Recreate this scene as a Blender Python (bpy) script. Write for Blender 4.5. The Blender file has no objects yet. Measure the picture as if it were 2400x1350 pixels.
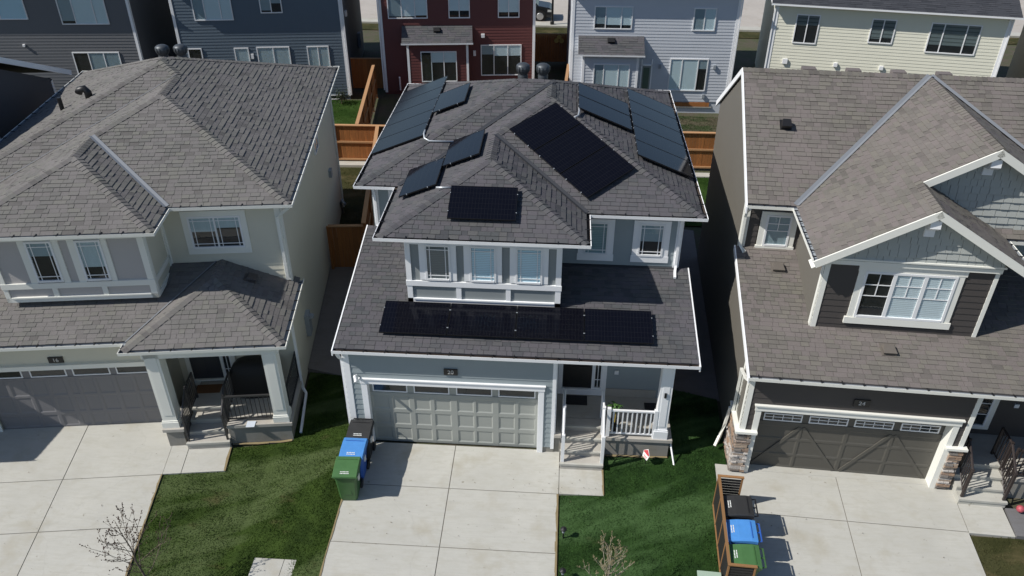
import bpy, math, random
import numpy as np
from mathutils import Vector, Matrix
random.seed(7); rng = np.random.default_rng(7)
scene = bpy.context.scene; COL = scene.collection
R = math.radians
# ---------------------------------------------------------------- camera, sky, sun, exposure
CP = dict(f=1871.52, pu=1204.48, pv=682.74, pitch=33.131, roll=.348, yaw=-3.464, loc=(5.588, -16.625, 16.3))
def cam_axes():
    p, ro, ya = R(CP['pitch']), R(CP['roll']), R(CP['yaw'])
    f = Vector((math.sin(ya)*math.cos(p), math.cos(ya)*math.cos(p), -math.sin(p)))
    r = Vector((math.cos(ya), -math.sin(ya), 0)); u = r.cross(f)
    return r*math.cos(ro)+u*math.sin(ro), u*math.cos(ro)-r*math.sin(ro), f
CR, CU, CF = cam_axes()
cd = bpy.data.cameras.new('camera'); cam = bpy.data.objects.new('camera', cd); COL.objects.link(cam)
M = Matrix((CR, CU, -CF)).transposed().to_4x4(); M.translation = CP['loc']; cam.matrix_world = M
cd.sensor_width = 36; cd.lens = CP['f']/2400*36; cd.shift_x = (1200-CP['pu'])/2400; cd.shift_y = (CP['pv']-675)/2400
cd.clip_start = .1; cd.clip_end = 3000; scene.camera = cam
SUN = Vector((.68, .235, -.695)).normalized()
w = bpy.data.worlds.new('World'); scene.world = w; w.use_nodes = True
nt = w.node_tree; bg = nt.nodes['Background']; sky = nt.nodes.new('ShaderNodeTexSky'); sky.sky_type = 'NISHITA'
sky.sun_disc = False; sky.sun_elevation = math.asin(-SUN.z); sky.sun_rotation = math.atan2(-SUN.x, -SUN.y)
sky.altitude = 1000; sky.air_density = 1; sky.dust_density = .9; sky.ozone_density = 1.8
nt.links.new(sky.outputs[0], bg.inputs[0]); bg.inputs[1].default_value = .095
sl = bpy.data.lights.new('sun', 'SUN'); so = bpy.data.objects.new('sun', sl); COL.objects.link(so)
sl.energy = 5.0; sl.angle = R(.53); sl.color = (1, .955, .89)
so.rotation_euler = SUN.to_track_quat('-Z', 'Y').to_euler(); so.location = (-30, -10, 40)
scene.view_settings.view_transform = 'Standard'; scene.view_settings.look = 'None'
scene.view_settings.exposure = .0; scene.view_settings.gamma = 1; scene.view_settings.use_curve_mapping = False
scene.render.engine = 'CYCLES'; scene.cycles.max_bounces = 6

# ---------------------------------------------------------------- materials
def newmat(name):
    m = bpy.data.materials.new(name); m.use_nodes = True
    return m, m.node_tree, m.node_tree.nodes['Principled BSDF']
def N(nt, t, **k):
    n = nt.nodes.new(t)
    for a, b in k.items(): setattr(n, a, b)
    return n
def mixc(nt, a, b, fac, mode='MIX'):
    n = N(nt, 'ShaderNodeMix', data_type='RGBA', blend_type=mode)
    for s, v in ((6, a), (7, b), (0, fac)):
        if hasattr(v, 'is_linked'): nt.links.new(v, n.inputs[s])
        else: n.inputs[s].default_value = v if s == 0 else (*v, 1)
    return n.outputs[2]
def noise(nt, scale, detail=4, rough=.6, vec=None, stretch=None):
    n = N(nt, 'ShaderNodeTexNoise'); n.inputs['Scale'].default_value = scale; n.inputs['Detail'].default_value = detail; n.inputs['Roughness'].default_value = rough
    if vec is None:
        g = N(nt, 'ShaderNodeNewGeometry'); vec = g.outputs['Position']
    if stretch:
        mp = N(nt, 'ShaderNodeMapping'); mp.inputs['Scale'].default_value = stretch; nt.links.new(vec, mp.inputs[0]); vec = mp.outputs[0]
    nt.links.new(vec, n.inputs['Vector']); return n.outputs['Fac']
def ramp(nt, fac, stops):
    r = N(nt, 'ShaderNodeValToRGB'); e = r.color_ramp.elements
    while len(e) < len(stops): e.new(.5)
    for i, (p, c) in enumerate(stops): e[i].position = p; e[i].color = (*c, 1) if len(c) == 3 else c
    nt.links.new(fac, r.inputs[0]); return r.outputs[0]
def bump(nt, b, h, s=.3, d=.01):
    n = N(nt, 'ShaderNodeBump'); n.inputs['Strength'].default_value = s; n.inputs['Distance'].default_value = d
    nt.links.new(h, n.inputs['Height']); nt.links.new(n.outputs[0], b.inputs['Normal'])
MATS = {}
def paint(name, c, rough=.6, var=.12, scale=1.5, fine=40, bmp=.1, metal=0, stretch=None):
    if name in MATS: return MATS[name]
    m, nt, b = newmat(name)
    a = noise(nt, scale, 5, stretch=stretch); f = noise(nt, fine, 3)
    dk = tuple(x*(1-var) for x in c); lt = tuple(min(1, x*(1+var)) for x in c)
    col = mixc(nt, dk, lt, a); col = mixc(nt, col, tuple(x*(1-var*.7) for x in c), ramp(nt, f, [(.5, (0, 0, 0)), (.75, (.6, .6, .6))]))
    nt.links.new(col, b.inputs['Base Color']); b.inputs['Roughness'].default_value = rough; b.inputs['Metallic'].default_value = metal
    if bmp: bump(nt, b, f, bmp, .004)
    MATS[name] = m; return m
def shingle_mat(name, cols, gran=1.0):
    m, nt, b = newmat(name)
    a = N(nt, 'ShaderNodeAttribute', attribute_name='tone')
    oi = N(nt, 'ShaderNodeObjectInfo')
    col = ramp(nt, a.outputs['Fac'], [(i/(len(cols)-1), c) for i, c in enumerate(cols)])
    g = noise(nt, 140, 2, .7); patch = noise(nt, .7, 4); sp = noise(nt, 34, 3, .7)
    mid = cols[len(cols)//2]
    col = mixc(nt, col, tuple(x*1.7 for x in mid), ramp(nt, g, [(.5, (0, 0, 0)), (.8, (.75*gran,)*3)]))
    col = mixc(nt, col, tuple(x*.45 for x in mid), ramp(nt, sp, [(.52, (0, 0, 0)), (.8, (.7*gran,)*3)]))
    col = mixc(nt, col, tuple(x*1.25 for x in mid), ramp(nt, patch, [(.38, (0, 0, 0)), (.72, (.6, .6, .6))]))
    nt.links.new(col, b.inputs['Base Color']); b.inputs['Roughness'].default_value = .92; b.inputs['Specular IOR Level'].default_value = .25
    bump(nt, b, g, .5, .006); MATS[name] = m; return m
def glass_mat(name='window_glass', tint=(.95, .975, .98), ior=1.55):
    m, nt, b = newmat(name); out = nt.nodes['Material Output']; nt.nodes.remove(b)
    fr = N(nt, 'ShaderNodeFresnel'); fr.inputs[0].default_value = ior
    t = N(nt, 'ShaderNodeBsdfTransparent'); t.inputs[0].default_value = (*tint, 1)
    g = N(nt, 'ShaderNodeBsdfGlossy'); g.inputs['Roughness'].default_value = .02; g.inputs[0].default_value = (1, 1, 1, 1)
    x = N(nt, 'ShaderNodeMixShader'); ge = N(nt, 'ShaderNodeNewGeometry'); iv = N(nt, 'ShaderNodeMath', operation='SUBTRACT'); iv.inputs[0].default_value = 1; nt.links.new(ge.outputs['Backfacing'], iv.inputs[1])
    mu = N(nt, 'ShaderNodeMath', operation='MULTIPLY'); nt.links.new(fr.outputs[0], mu.inputs[0]); nt.links.new(iv.outputs[0], mu.inputs[1]); nt.links.new(mu.outputs[0], x.inputs[0]); nt.links.new(t.outputs[0], x.inputs[1]); nt.links.new(g.outputs[0], x.inputs[2])
    nt.links.new(x.outputs[0], out.inputs[0]); MATS[name] = m; return m
def blind_mat(name, c, period=.055, dark=.55):
    m, nt, b = newmat(name); g = N(nt, 'ShaderNodeNewGeometry'); s = N(nt, 'ShaderNodeSeparateXYZ'); nt.links.new(g.outputs['Position'], s.inputs[0])
    d = N(nt, 'ShaderNodeMath', operation='DIVIDE'); d.inputs[1].default_value = period; nt.links.new(s.outputs[2], d.inputs[0])
    f = N(nt, 'ShaderNodeMath', operation='FRACT'); nt.links.new(d.outputs[0], f.inputs[0])
    col = ramp(nt, f.outputs[0], [(0, tuple(x*dark for x in c)), (.3, c), (.9, tuple(x*.9 for x in c)), (1, tuple(x*dark for x in c))])
    nt.links.new(col, b.inputs['Base Color']); b.inputs['Roughness'].default_value = .6; MATS[name] = m; return m
def concrete(name, c, rough=.85):
    m, nt, b = newmat(name)
    big = noise(nt, .5, 6, .65); med = noise(nt, 2.2, 6, .7, stretch=(1, 3, 1)); fine = noise(nt, 90, 3, .7); sp = noise(nt, 6, 2, .5)
    col = mixc(nt, tuple(x*.9 for x in c), tuple(x*1.06 for x in c), ramp(nt, big, [(.3, (0, 0, 0)), (.7, (1, 1, 1))]))
    col = mixc(nt, col, tuple(a*b2 for a, b2 in zip(c, (.82, .8, .74))), ramp(nt, med, [(.48, (0, 0, 0)), (.75, (.7, .7, .7))]))
    col = mixc(nt, col, tuple(x*.7 for x in c), ramp(nt, fine, [(.55, (0, 0, 0)), (.8, (.5, .5, .5))]))
    col = mixc(nt, col, tuple(a*b2 for a, b2 in zip(c, (.42, .38, .3))), ramp(nt, sp, [(.72, (0, 0, 0)), (.8, (.7, .7, .7))]))
    broom = noise(nt, 3, 4, .7, stretch=(.35, 9, 1)); blot = noise(nt, .9, 4, .6)
    col = mixc(nt, col, tuple(x*.88 for x in c), ramp(nt, broom, [(.48, (0, 0, 0)), (.7, (.6, .6, .6))]))
    col = mixc(nt, col, tuple(a*b2 for a, b2 in zip(c, (.8, .76, .68))), ramp(nt, blot, [(.55, (0, 0, 0)), (.72, (.75, .75, .75))]))
    vo = N(nt, 'ShaderNodeTexVoronoi', feature='DISTANCE_TO_EDGE'); vo.inputs['Scale'].default_value = .23; g2 = N(nt, 'ShaderNodeNewGeometry'); ad = N(nt, 'ShaderNodeVectorMath', operation='ADD'); nz = N(nt, 'ShaderNodeTexNoise'); nz.inputs['Scale'].default_value = 1.3; nz.inputs['Detail'].default_value = 5
    nt.links.new(g2.outputs['Position'], ad.inputs[0]); nt.links.new(nz.outputs['Color'], ad.inputs[1]); nt.links.new(g2.outputs['Position'], nz.inputs['Vector']); nt.links.new(ad.outputs[0], vo.inputs['Vector'])
    col = mixc(nt, col, tuple(x*.6 for x in c), ramp(nt, vo.outputs['Distance'], [(0, (.16, .16, .16)), (.005, (0, 0, 0))]))
    nt.links.new(col, b.inputs['Base Color']); b.inputs['Roughness'].default_value = rough; b.inputs['Specular IOR Level'].default_value = .3
    bump(nt, b, fine, .25, .004); MATS[name] = m; return m
def grass_mat(name, dark, mid, light, dry, drylim=.62, stripe=True):
    m, nt, b = newmat(name); a = N(nt, 'ShaderNodeAttribute', attribute_name='tone')
    n1 = noise(nt, .55, 3, .55); n2 = noise(nt, 1.5, 5, .7); n3 = noise(nt, .8, 5, .6, stretch=(1.0, 1.6, 1))
    g_ = N(nt, 'ShaderNodeNewGeometry'); mp_ = N(nt, 'ShaderNodeMapping'); mp_.inputs['Rotation'].default_value = (0, 0, R(-24)); nt.links.new(g_.outputs['Position'], mp_.inputs[0])
    wv = noise(nt, .6, 3, .55, vec=mp_.outputs[0], stretch=(.28, 1.5, 1))
    col = mixc(nt, dark, mid, ramp(nt, n2, [(.35, (0, 0, 0)), (.65, (1, 1, 1))]))
    if stripe: col = mixc(nt, col, light, ramp(nt, wv, [(.47, (0, 0, 0)), (.57, (.9, .9, .9)), (.7, (.25, .25, .25))]))
    else: col = mixc(nt, col, light, ramp(nt, n1, [(.45, (0, 0, 0)), (.65, (.8, .8, .8))]))
    col = mixc(nt, col, dry, ramp(nt, n3, [(drylim-.06, (0, 0, 0)), (drylim+.08, (.75, .75, .75))]))
    col = mixc(nt, col, tuple(x*2.0 for x in mid), ramp(nt, a.outputs['Fac'], [(.4, (0, 0, 0)), (1, (.55, .55, .55))]))
    nt.links.new(col, b.inputs['Base Color']); b.inputs['Roughness'].default_value = .75; b.inputs['Specular IOR Level'].default_value = .15
    tl = N(nt, 'ShaderNodeBsdfTranslucent'); nt.links.new(col, tl.inputs[0]); mx = N(nt, 'ShaderNodeMixShader'); mx.inputs[0].default_value = .4; nt.links.new(b.outputs[0], mx.inputs[1]); nt.links.new(tl.outputs[0], mx.inputs[2]); nt.links.new(mx.outputs[0], nt.nodes['Material Output'].inputs[0])
    MATS[name] = m; return m
def stone_mat():
    m, nt, b = newmat('stacked_stone'); a = N(nt, 'ShaderNodeAttribute', attribute_name='tone'); f = noise(nt, 25, 5, .7)
    col = ramp(nt, a.outputs['Fac'], [(0, (.16, .14, .125)), (.3, (.34, .31, .28)), (.55, (.5, .47, .44)), (.75, (.27, .17, .11)), (.9, (.42, .33, .25)), (1, (.6, .57, .53))])
    col = mixc(nt, col, (.12, .1, .09), ramp(nt, f, [(.5, (0, 0, 0)), (.75, (.6, .6, .6))])); nt.links.new(col, b.inputs['Base Color'])
    b.inputs['Roughness'].default_value = .85; bump(nt, b, f, .6, .02); MATS['stone'] = m; return m
def wood_mat(name, c, dk):
    m, nt, b = newmat(name); a = N(nt, 'ShaderNodeAttribute', attribute_name='tone'); oi = N(nt, 'ShaderNodeObjectInfo')
    g = noise(nt, 3, 6, .7, stretch=(9, 9, .7)); col = mixc(nt, dk, c, ramp(nt, g, [(.3, (0, 0, 0)), (.65, (1, 1, 1))]))
    col = mixc(nt, col, tuple(x*.62 for x in c), oi.outputs['Random']); nt.links.new(col, b.inputs['Base Color'])
    b.inputs['Roughness'].default_value = .75; bump(nt, b, g, .3, .005); MATS[name] = m; return m
def cell_mat():
    m, nt, b = newmat('solar_cells'); tc = N(nt, 'ShaderNodeTexCoord'); s = N(nt, 'ShaderNodeSeparateXYZ'); nt.links.new(tc.outputs['Object'], s.inputs[0])
    def line(o, per, wd):
        d = N(nt, 'ShaderNodeMath', operation='DIVIDE'); d.inputs[1].default_value = per; nt.links.new(s.outputs[o], d.inputs[0])
        f = N(nt, 'ShaderNodeMath', operation='FRACT'); nt.links.new(d.outputs[0], f.inputs[0])
        l = N(nt, 'ShaderNodeMath', operation='LESS_THAN'); l.inputs[1].default_value = wd; nt.links.new(f.outputs[0], l.inputs[0]); return l.outputs[0]
    mx = N(nt, 'ShaderNodeMath', operation='MAXIMUM'); nt.links.new(line(0, .0875, .09), mx.inputs[0]); nt.links.new(line(1, .178, .05), mx.inputs[1])
    n = noise(nt, 3, 3)
    col = mixc(nt, (.0028, .003, .006), (.0045, .005, .009), n); col = mixc(nt, col, (.0105, .011, .014), mx.outputs[0])
    nt.links.new(col, b.inputs['Base Color']); b.inputs['Roughness'].default_value = .1; b.inputs['IOR'].default_value = 1.3
    MATS['cells'] = m; return m
WHITE = paint('white_trim', (.85, .86, .87), .5, .05, bmp=.03); WHITE2 = paint('white_vinyl', (.8, .81, .82), .4, .04, bmp=.02)
CREAMTRIM = paint('offwhite_trim', (.8, .8, .74), .5, .05, bmp=.03)
BLACKP = paint('black_paint', (.012, .012, .013), .45, .1); DARK = paint('dark_interior', (.012, .013, .014), .8, .3, bmp=0)
GLASS = glass_mat()
SH_C = shingle_mat('charcoal_shingle', [(.05, .053, .058), (.072, .078, .08), (.09, .085, .094), (.08, .086, .082), (.11, .106, .107)])
SH_L = shingle_mat('taupe_shingle', [(.095, .09, .086), (.127, .126, .118), (.15, .141, .138), (.138, .142, .124), (.174, .165, .15)])
SH_R = shingle_mat('brown_shingle', [(.095, .088, .08), (.13, .124, .108), (.153, .134, .128), (.142, .142, .116), (.175, .158, .138)])
SH_B = shingle_mat('blueblack_shingle', [(.03, .033, .04), (.045, .048, .056), (.06, .062, .07)])
VALLEY_C = paint('dark_flashing', (.045, .047, .052), .45, .1); VALLEY_L = paint('grey_flashing', (.2, .215, .235), .45, .08)
METALIN = paint('gutter_inside', (.3, .33, .36), .5, .15); GUT_DARK = paint('gutter_debris', (.06, .045, .035), .8, .3)
CONC = concrete('driveway_concrete', (.455, .45, .41)); CONC_D = concrete('step_concrete', (.42, .4, .36)); PARGE = concrete('parged_base', (.26, .25, .225)); CONC_B = concrete('rear_street', (.43, .4, .365))
GRAVEL = concrete('dark_gravel', (.2, .18, .17)); GRAVEL2 = concrete('grey_gravel', (.16, .16, .165))
STONE = stone_mat(); CELLS = cell_mat()
FENCE = wood_mat('stained_fence', (.42, .165, .045), (.25, .09, .024)); FENCECAP = wood_mat('fence_cap', (.55, .31, .15), (.42, .22, .1)); SCREENW = wood_mat('screen_cedar', (.36, .19, .075), (.25, .12, .045))

# ---------------------------------------------------------------- mesh helpers
class F:
    def __init__(s, o, u, v): s.o = Vector(o); s.u = Vector(u).normalized(); s.v = Vector(v).normalized(); s.n = s.u.cross(s.v).normalized()
    def p(s, a, b, c=0): return s.o+s.u*a+s.v*b+s.n*c
    def at(s, a, b, c=0): return F(s.p(a, b, c), s.u, s.v)
    def mat(s, a=0, b=0, c=0):
        m = Matrix((s.u, s.v, s.n)).transposed().to_4x4(); m.translation = s.p(a, b, c); return m
X, Y, Z = (1, 0, 0), (0, 1, 0), (0, 0, 1)
W0 = F((0, 0, 0), X, Y)
def front(x, y, z=0): return F((x, y, z), X, Z)
def right(x, y, z=0): return F((x, y, z), Y, Z)
def left(x, y, z=0): return F((x, y, z), (0, -1, 0), Z)
def back(x, y, z=0): return F((x, y, z), (-1, 0, 0), Z)
class MB:
    def __init__(s): s.v = []; s.f = []; s.mi = []; s.t = []
    def add(s, vs, fs, mi=0, t=.5):
        k = len(s.v); s.v += [tuple(x) for x in vs]; s.f += [tuple(i+k for i in q) for q in fs]; s.mi += [mi]*len(fs); s.t += [t]*len(fs); return s
    def box(s, fr, a0, a1, b0, b1, c0, c1, mi=0, t=.5):
        vs = [fr.p(a, b, c) for c in (c0, c1) for a, b in ((a0, b0), (a1, b0), (a1, b1), (a0, b1))]
        return s.add(vs, [(3, 2, 1, 0), (4, 5, 6, 7), (0, 1, 5, 4), (1, 2, 6, 5), (2, 3, 7, 6), (3, 0, 4, 7)], mi, t)
    def prism(s, fr, pts, c0, c1, mi=0, t=.5):
        n = len(pts); vs = [fr.p(a, b, c0) for a, b in pts]+[fr.p(a, b, c1) for a, b in pts]
        return s.add(vs, [tuple(range(n))[::-1], tuple(range(n, 2*n))]+[(i, (i+1) % n, n+(i+1) % n, n+i) for i in range(n)], mi, t)
    def poly(s, pts, mi=0, t=.5): return s.add(pts, [tuple(range(len(pts)))], mi, t)
    def tube(s, pts, rad, n=6, mi=0, t=.5, cap=True, twist=0):
        pts = [Vector(p) for p in pts]; rings = []; rad = rad if isinstance(rad, (list, tuple)) else [rad]*len(pts)
        for i, p in enumerate(pts):
            d = (pts[min(i+1, len(pts)-1)]-pts[max(i-1, 0)]).normalized(); a = d.cross(Vector(Z) if abs(d.z) < .95 else Vector(X)).normalized(); b = d.cross(a)
            rings.append([p+(a*math.cos(2*math.pi*k/n+twist)+b*math.sin(2*math.pi*k/n+twist))*rad[i] for k in range(n)])
        vs = [v for r in rings for v in r]; fs = [(i*n+k, i*n+(k+1) % n, (i+1)*n+(k+1) % n, (i+1)*n+k) for i in range(len(pts)-1) for k in range(n)]
        if cap: fs += [tuple(range(n))[::-1], tuple(range((len(pts)-1)*n, len(pts)*n))]
        return s.add(vs, fs, mi, t)
    def lathe(s, o, prof, n=16, mi=0, t=.5):
        o = Vector(o); vs = [o+Vector((r*math.cos(2*math.pi*k/n), r*math.sin(2*math.pi*k/n), z)) for r, z in prof for k in range(n)]
        fs = [(i*n+k, i*n+(k+1) % n, (i+1)*n+(k+1) % n, (i+1)*n+k) for i in range(len(prof)-1) for k in range(n)]
        fs += [tuple(range(n))[::-1], tuple(range((len(prof)-1)*n, len(prof)*n))]
        return s.add(vs, fs, mi, t)
    def mesh(s, name, mats):
        me = bpy.data.meshes.new(name); me.from_pydata(s.v, [], s.f)
        for m in (mats if isinstance(mats, (list, tuple)) else [mats]): me.materials.append(m)
        if any(s.mi): me.polygons.foreach_set('material_index', s.mi)
        a = me.attributes.new('tone', 'FLOAT', 'FACE'); a.data.foreach_set('value', s.t); me.update(); return me
    def build(s, name, mats, parent=None, smooth=False, **k):
        o = bpy.data.objects.new(name, s.mesh(name, mats)); COL.objects.link(o)
        if parent: o.parent = parent
        if smooth:
            for p in o.data.polygons: p.use_smooth = True
        for a, b in k.items(): o[a] = b
        return o
def inst(name, me, parent, mat=None):
    o = bpy.data.objects.new(name, me); COL.objects.link(o)
    if parent: o.parent = parent
    if mat is not None: o.matrix_basis = mat
    return o
def thing(name, label, cat, loc=(0, 0, 0), rz=0, group=None):
    o = bpy.data.objects.new(name, None); COL.objects.link(o); o.location = loc; o.rotation_euler = (0, 0, rz); o.empty_display_size = .2
    o['label'] = label; o['category'] = cat
    if group: o['group'] = group
    return o
def tag(o, label, cat, group=None):
    o['label'] = label; o['category'] = cat
    if group: o['group'] = group
    return o
def copy_tree(o, parent=None):
    c = o.copy(); COL.objects.link(c); c.parent = parent
    for ch in list(o.children): copy_tree(ch, c)
    return c
def struct(name, mb, mats, **k): return mb.build(name, mats, kind='structure', **k)
def clip(poly, ax, lo, hi):
    for sgn, lim in ((1, lo), (-1, -hi)):
        out = []
        for i in range(len(poly)):
            a, b = poly[i-1], poly[i]; da, db = sgn*a[ax]-lim, sgn*b[ax]-lim
            if (da < 0) != (db < 0): t = da/(da-db); out.append((a[0]+(b[0]-a[0])*t, a[1]+(b[1]-a[1])*t))
            if db >= 0: out.append(b)
        poly = out
        if not poly: return []
    return poly
def area(p): return abs(sum(p[i-1][0]*p[i][1]-p[i][0]*p[i-1][1] for i in range(len(p))))/2
def inside(pt, poly):
    r = False; x, y = pt
    for i in range(len(poly)):
        (x0, y0), (x1, y1) = poly[i-1], poly[i]
        if (y0 > y) != (y1 > y) and x < (x1-x0)*(y-y0)/(y1-y0)+x0: r = not r
    return r
# ---------------------------------------------------------------- roofs
class Roofer:
    """collects the shingles of one house: the largest 300 become objects, the rest one part"""
    def __init__(s, house, mat, expo=.15, widths=(.16, .21, .27, .34), limit=300): s.h = house; s.m = mat; s.e = expo; s.w = widths; s.full = []; s.rest = MB(); s.protos = {}; s.limit = limit
    def tile_mesh(s, wi, ti):
        if (wi, ti) not in s.protos:
            b = MB(); s.tile(b, W0, [(0, 0), (s.w[wi]-.008, 0), (s.w[wi]-.008, s.e), (0, s.e)], ti/5+.05); s.protos[wi, ti] = b.mesh('shingle', s.m)
        return s.protos[wi, ti]
    def tile(s, b, fr, poly, tone, base=None):
        lo = min(p[1] for p in poly) if base is None else base; th = (.004, .017, .006, .019, .015)[int(tone*5) % 5]
        hgt = lambda y: .003+th*max(0, 1-(y-lo)/s.e)
        n = len(poly); vs = [fr.p(a, q, hgt(q)) for a, q in poly]+[fr.p(a, q, -.004) for a, q in poly]
        b.add(vs, [tuple(range(n))]+[(i, n+i, n+(i+1) % n, (i+1) % n) for i in range(n)], 0, tone)
    def slope(s, fr, poly, roof, vis=True):
        u0 = min(p[0] for p in poly); u1 = max(p[0] for p in poly); v0 = min(p[1] for p in poly); v1 = max(p[1] for p in poly); v = v0
        while v < v1-.01:
            strip = clip(poly, 1, v, min(v+s.e, v1))
            if not strip: v += s.e; continue
            su0, su1 = min(p[0] for p in strip), max(p[0] for p in strip); u = su0-random.random()*.4
            while u < su1:
                wi = random.choice((0, 1, 1, 2, 2, 3)); wd = s.w[wi]; ti = random.choice((0, 1, 1, 2, 2, 2, 3, 3, 4)); g = .008
                c = clip(strip, 0, u, u+wd-g)
                if len(c) > 2:
                    ar = area(c)
                    if ar > .985*(wd-g)*s.e and vis: s.full.append((fr, u, v, wi, ti, roof))
                    elif ar > .0005: s.tile(s.rest, fr, c, ti/5+.05, v)
                u += wd
            v += s.e
    def finish(s):
        mw = s.h.matrix_basis; loc = Vector(CP['loc'])
        def size(q):
            fr, u, v, wi, ti, roof = q; p = mw @ fr.p(u+.15, v+.07); n = mw.to_3x3() @ fr.n; d = p-loc; z = d.dot(CF)
            px = CP['pu']+CP['f']*d.dot(CR)/z; py = CP['pv']-CP['f']*d.dot(CU)/z
            if not (0 < px < 2400 and 0 < py < 1350): return 0
            return s.w[wi]*max(0, -n.dot(d.normalized()))/d.length_squared
        s.full.sort(key=size, reverse=True)
        for i, (fr, u, v, wi, ti, roof) in enumerate(s.full):
            if i < s.limit and size((fr, u, v, wi, ti, roof)) > 0: inst('shingle', s.tile_mesh(wi, ti), roof, fr.mat(u, v))
            else:
                wd = s.w[wi]-.008; s.tile(s.rest, fr, [(u, v), (u+wd, v), (u+wd, v+s.e), (u, v+s.e)], ti/5+.05, v)
        if s.rest.v: s.rest.build('shingles', s.m, s.h, kind='stuff')
def deck(roof_mb, fr, poly, mi=0): roof_mb.poly([fr.p(a, b, -.006) for a, b in poly], mi)
def slope_from3d(pts, o, u, v):
    fr = F(o, u, v); return fr, [((Vector(p)-fr.o).dot(fr.u), (Vector(p)-fr.o).dot(fr.v)) for p in pts]
def caps(roof, mat, a, b, n1, n2, w=.15, step=.16, name='ridge_cap'):
    """bent cap shingles laid one over the other from a up to b"""
    a, b = Vector(a), Vector(b); d = (b-a); L = d.length; d.normalize(); n1, n2 = Vector(n1).normalized(), Vector(n2).normalized()
    up = (n1+n2).normalized(); s1 = n1.cross(d); s2 = d.cross(n2)
    if s1.dot(n2) > 0: s1 = -s1
    if s2.dot(n1) > 0: s2 = -s2
    m3 = []
    for ti in (.05, .25, .45, .65, .85):
        mb = MB(); vs = []
        for y, h in ((-.015, .03), (step+.02, .012)): vs += [s1*w+d*y+n1*h, d*y+up*(h+.006), s2*w+d*y+n2*h]
        vs += [s1*w-d*.015, -d*.015, s2*w-d*.015]
        mb.add(vs, [(0, 1, 4, 3), (1, 2, 5, 4), (6, 7, 1, 0), (7, 8, 2, 1)], 0, ti); m3.append(mb.mesh(name, mat))
    for i in range(int(L/step)): inst(name, random.choice(m3), roof, Matrix.Translation(a+d*(i*step)))
def strip(mb, a, b, n1, n2, w=.1, h=.034):
    """valley flashing between two slopes"""
    a, b = Vector(a), Vector(b); d = (b-a).normalized(); n1, n2 = Vector(n1).normalized(), Vector(n2).normalized(); s1 = n1.cross(d); s2 = d.cross(n2)
    if s1.dot(n2) < 0: s1 = -s1
    if s2.dot(n1) < 0: s2 = -s2
    mb.add([a+s1*w+n1*h, a+(n1+n2)*h*.5, a+s2*w+n2*h, b+s1*w+n1*h, b+(n1+n2)*h*.5, b+s2*w+n2*h], [(0, 1, 4, 3), (1, 2, 5, 4)])
def gutter(house, pts, mat_in, z, closed=False, hang=.55, inside_left=True, w=.135, hgt=.1):
    """U-shaped eave trough along 2-D points (outer edge); the roof lies to the left of the walking direction"""
    n = len(pts); off = []
    P = [Vector((x, y)) for x, y in pts]
    for i in range(n):
        d0 = (P[i]-P[i-1]).normalized() if i else (P[1]-P[0]).normalized(); d1 = (P[i+1]-P[i]).normalized() if i < n-1 else d0
        n0 = Vector((-d0.y, d0.x)); n1 = Vector((-d1.y, d1.x)); m = (n0+n1); m = m/(m.dot(n0)) if m.length > 1e-6 else n0; off.append(m)
    mb = MB()
    prof = [(w, z+hgt*.95, 1), (w-.005, z+.02, 1), (.014, z+.02, 1), (.014, z+hgt, 0), (-.006, z+hgt+.006, 0), (0, z+.012, 0), (w, z-.0, 0)]
    rows = [[(P[i].x+off[i].x*a, P[i].y+off[i].y*a, q) for i in range(n)] for a, q, _ in prof]
    vs = [p for r in rows for p in r]
    for k in range(len(prof)-1): mb.add(vs[k*n:(k+2)*n], [(i, i+1, n+i+1, n+i) for i in range(n-1)], prof[k][2])
    for i in (0, n-1):
        mb.poly([rows[k][i] for k in range(len(prof))], 0)
    g = mb.build('gutter', [house_mat(house), mat_in], house)
    hb = MB()
    for i in range(n-1):
        L = (P[i+1]-P[i]).length; d = (P[i+1]-P[i]).normalized(); k = max(1, int(L/hang))
        fr = F((P[i].x, P[i].y, z), (d.x, d.y, 0), (-d.y, d.x, 0))
        for j in range(k): hb.box(fr, (j+.5)*L/k-.012, (j+.5)*L/k+.012, .0, w+.02, hgt-.012, hgt+.014)
    hb.build('gutter_hangers', BLACKP, g, kind='stuff'); return g
HM = {}
def house_mat(h): return HM.get(h.name, WHITE)
# ---------------------------------------------------------------- walls
def siding(house, fr, poly, mat, expo=.17, openings=(), name='siding_plank', wallname='wall', backing=True, vis=True, lap=.016):
    wall = MB(); v0 = min(p[1] for p in poly); v1 = max(p[1] for p in poly); v = v0; planks = []
    while v < v1-.02:
        st = clip(poly, 1, v, min(v+expo, v1))
        if st:
            pieces = [(min(p[0] for p in st), max(p[0] for p in st))]
            for (a0, a1, b0, b1) in openings:
                if min(b1, v+expo)-max(b0, v) > .5*expo:
                    pieces = [q for (x0, x1) in pieces for q in ((x0, min(x1, a0)), (max(x0, a1), x1)) if q[1]-q[0] > .02]
            for x0, x1 in pieces:
                c = clip(st, 0, x0, x1)
                if len(c) > 2 and area(c) > .002:
                    mb = MB(); lo = v; n = len(c); t = random.random()
                    hg = lambda q: .002+lap*max(0, 1-(q-lo)/expo)
                    vs = [fr.p(a, q, hg(q)) for a, q in c]+[fr.p(a, q, -.003) for a, q in c]
                    mb.add(vs, [tuple(range(n))]+[(i, n+i, n+(i+1) % n, (i+1) % n) for i in range(n)], 0, t)
                    planks.append(mb); wall.poly([fr.p(a, q, -.004) for a, q in c])
        v += expo
    wo = wall.build(wallname, mat, house)
    for mb in planks: mb.build(name, mat, wo)
    return wo
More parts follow.
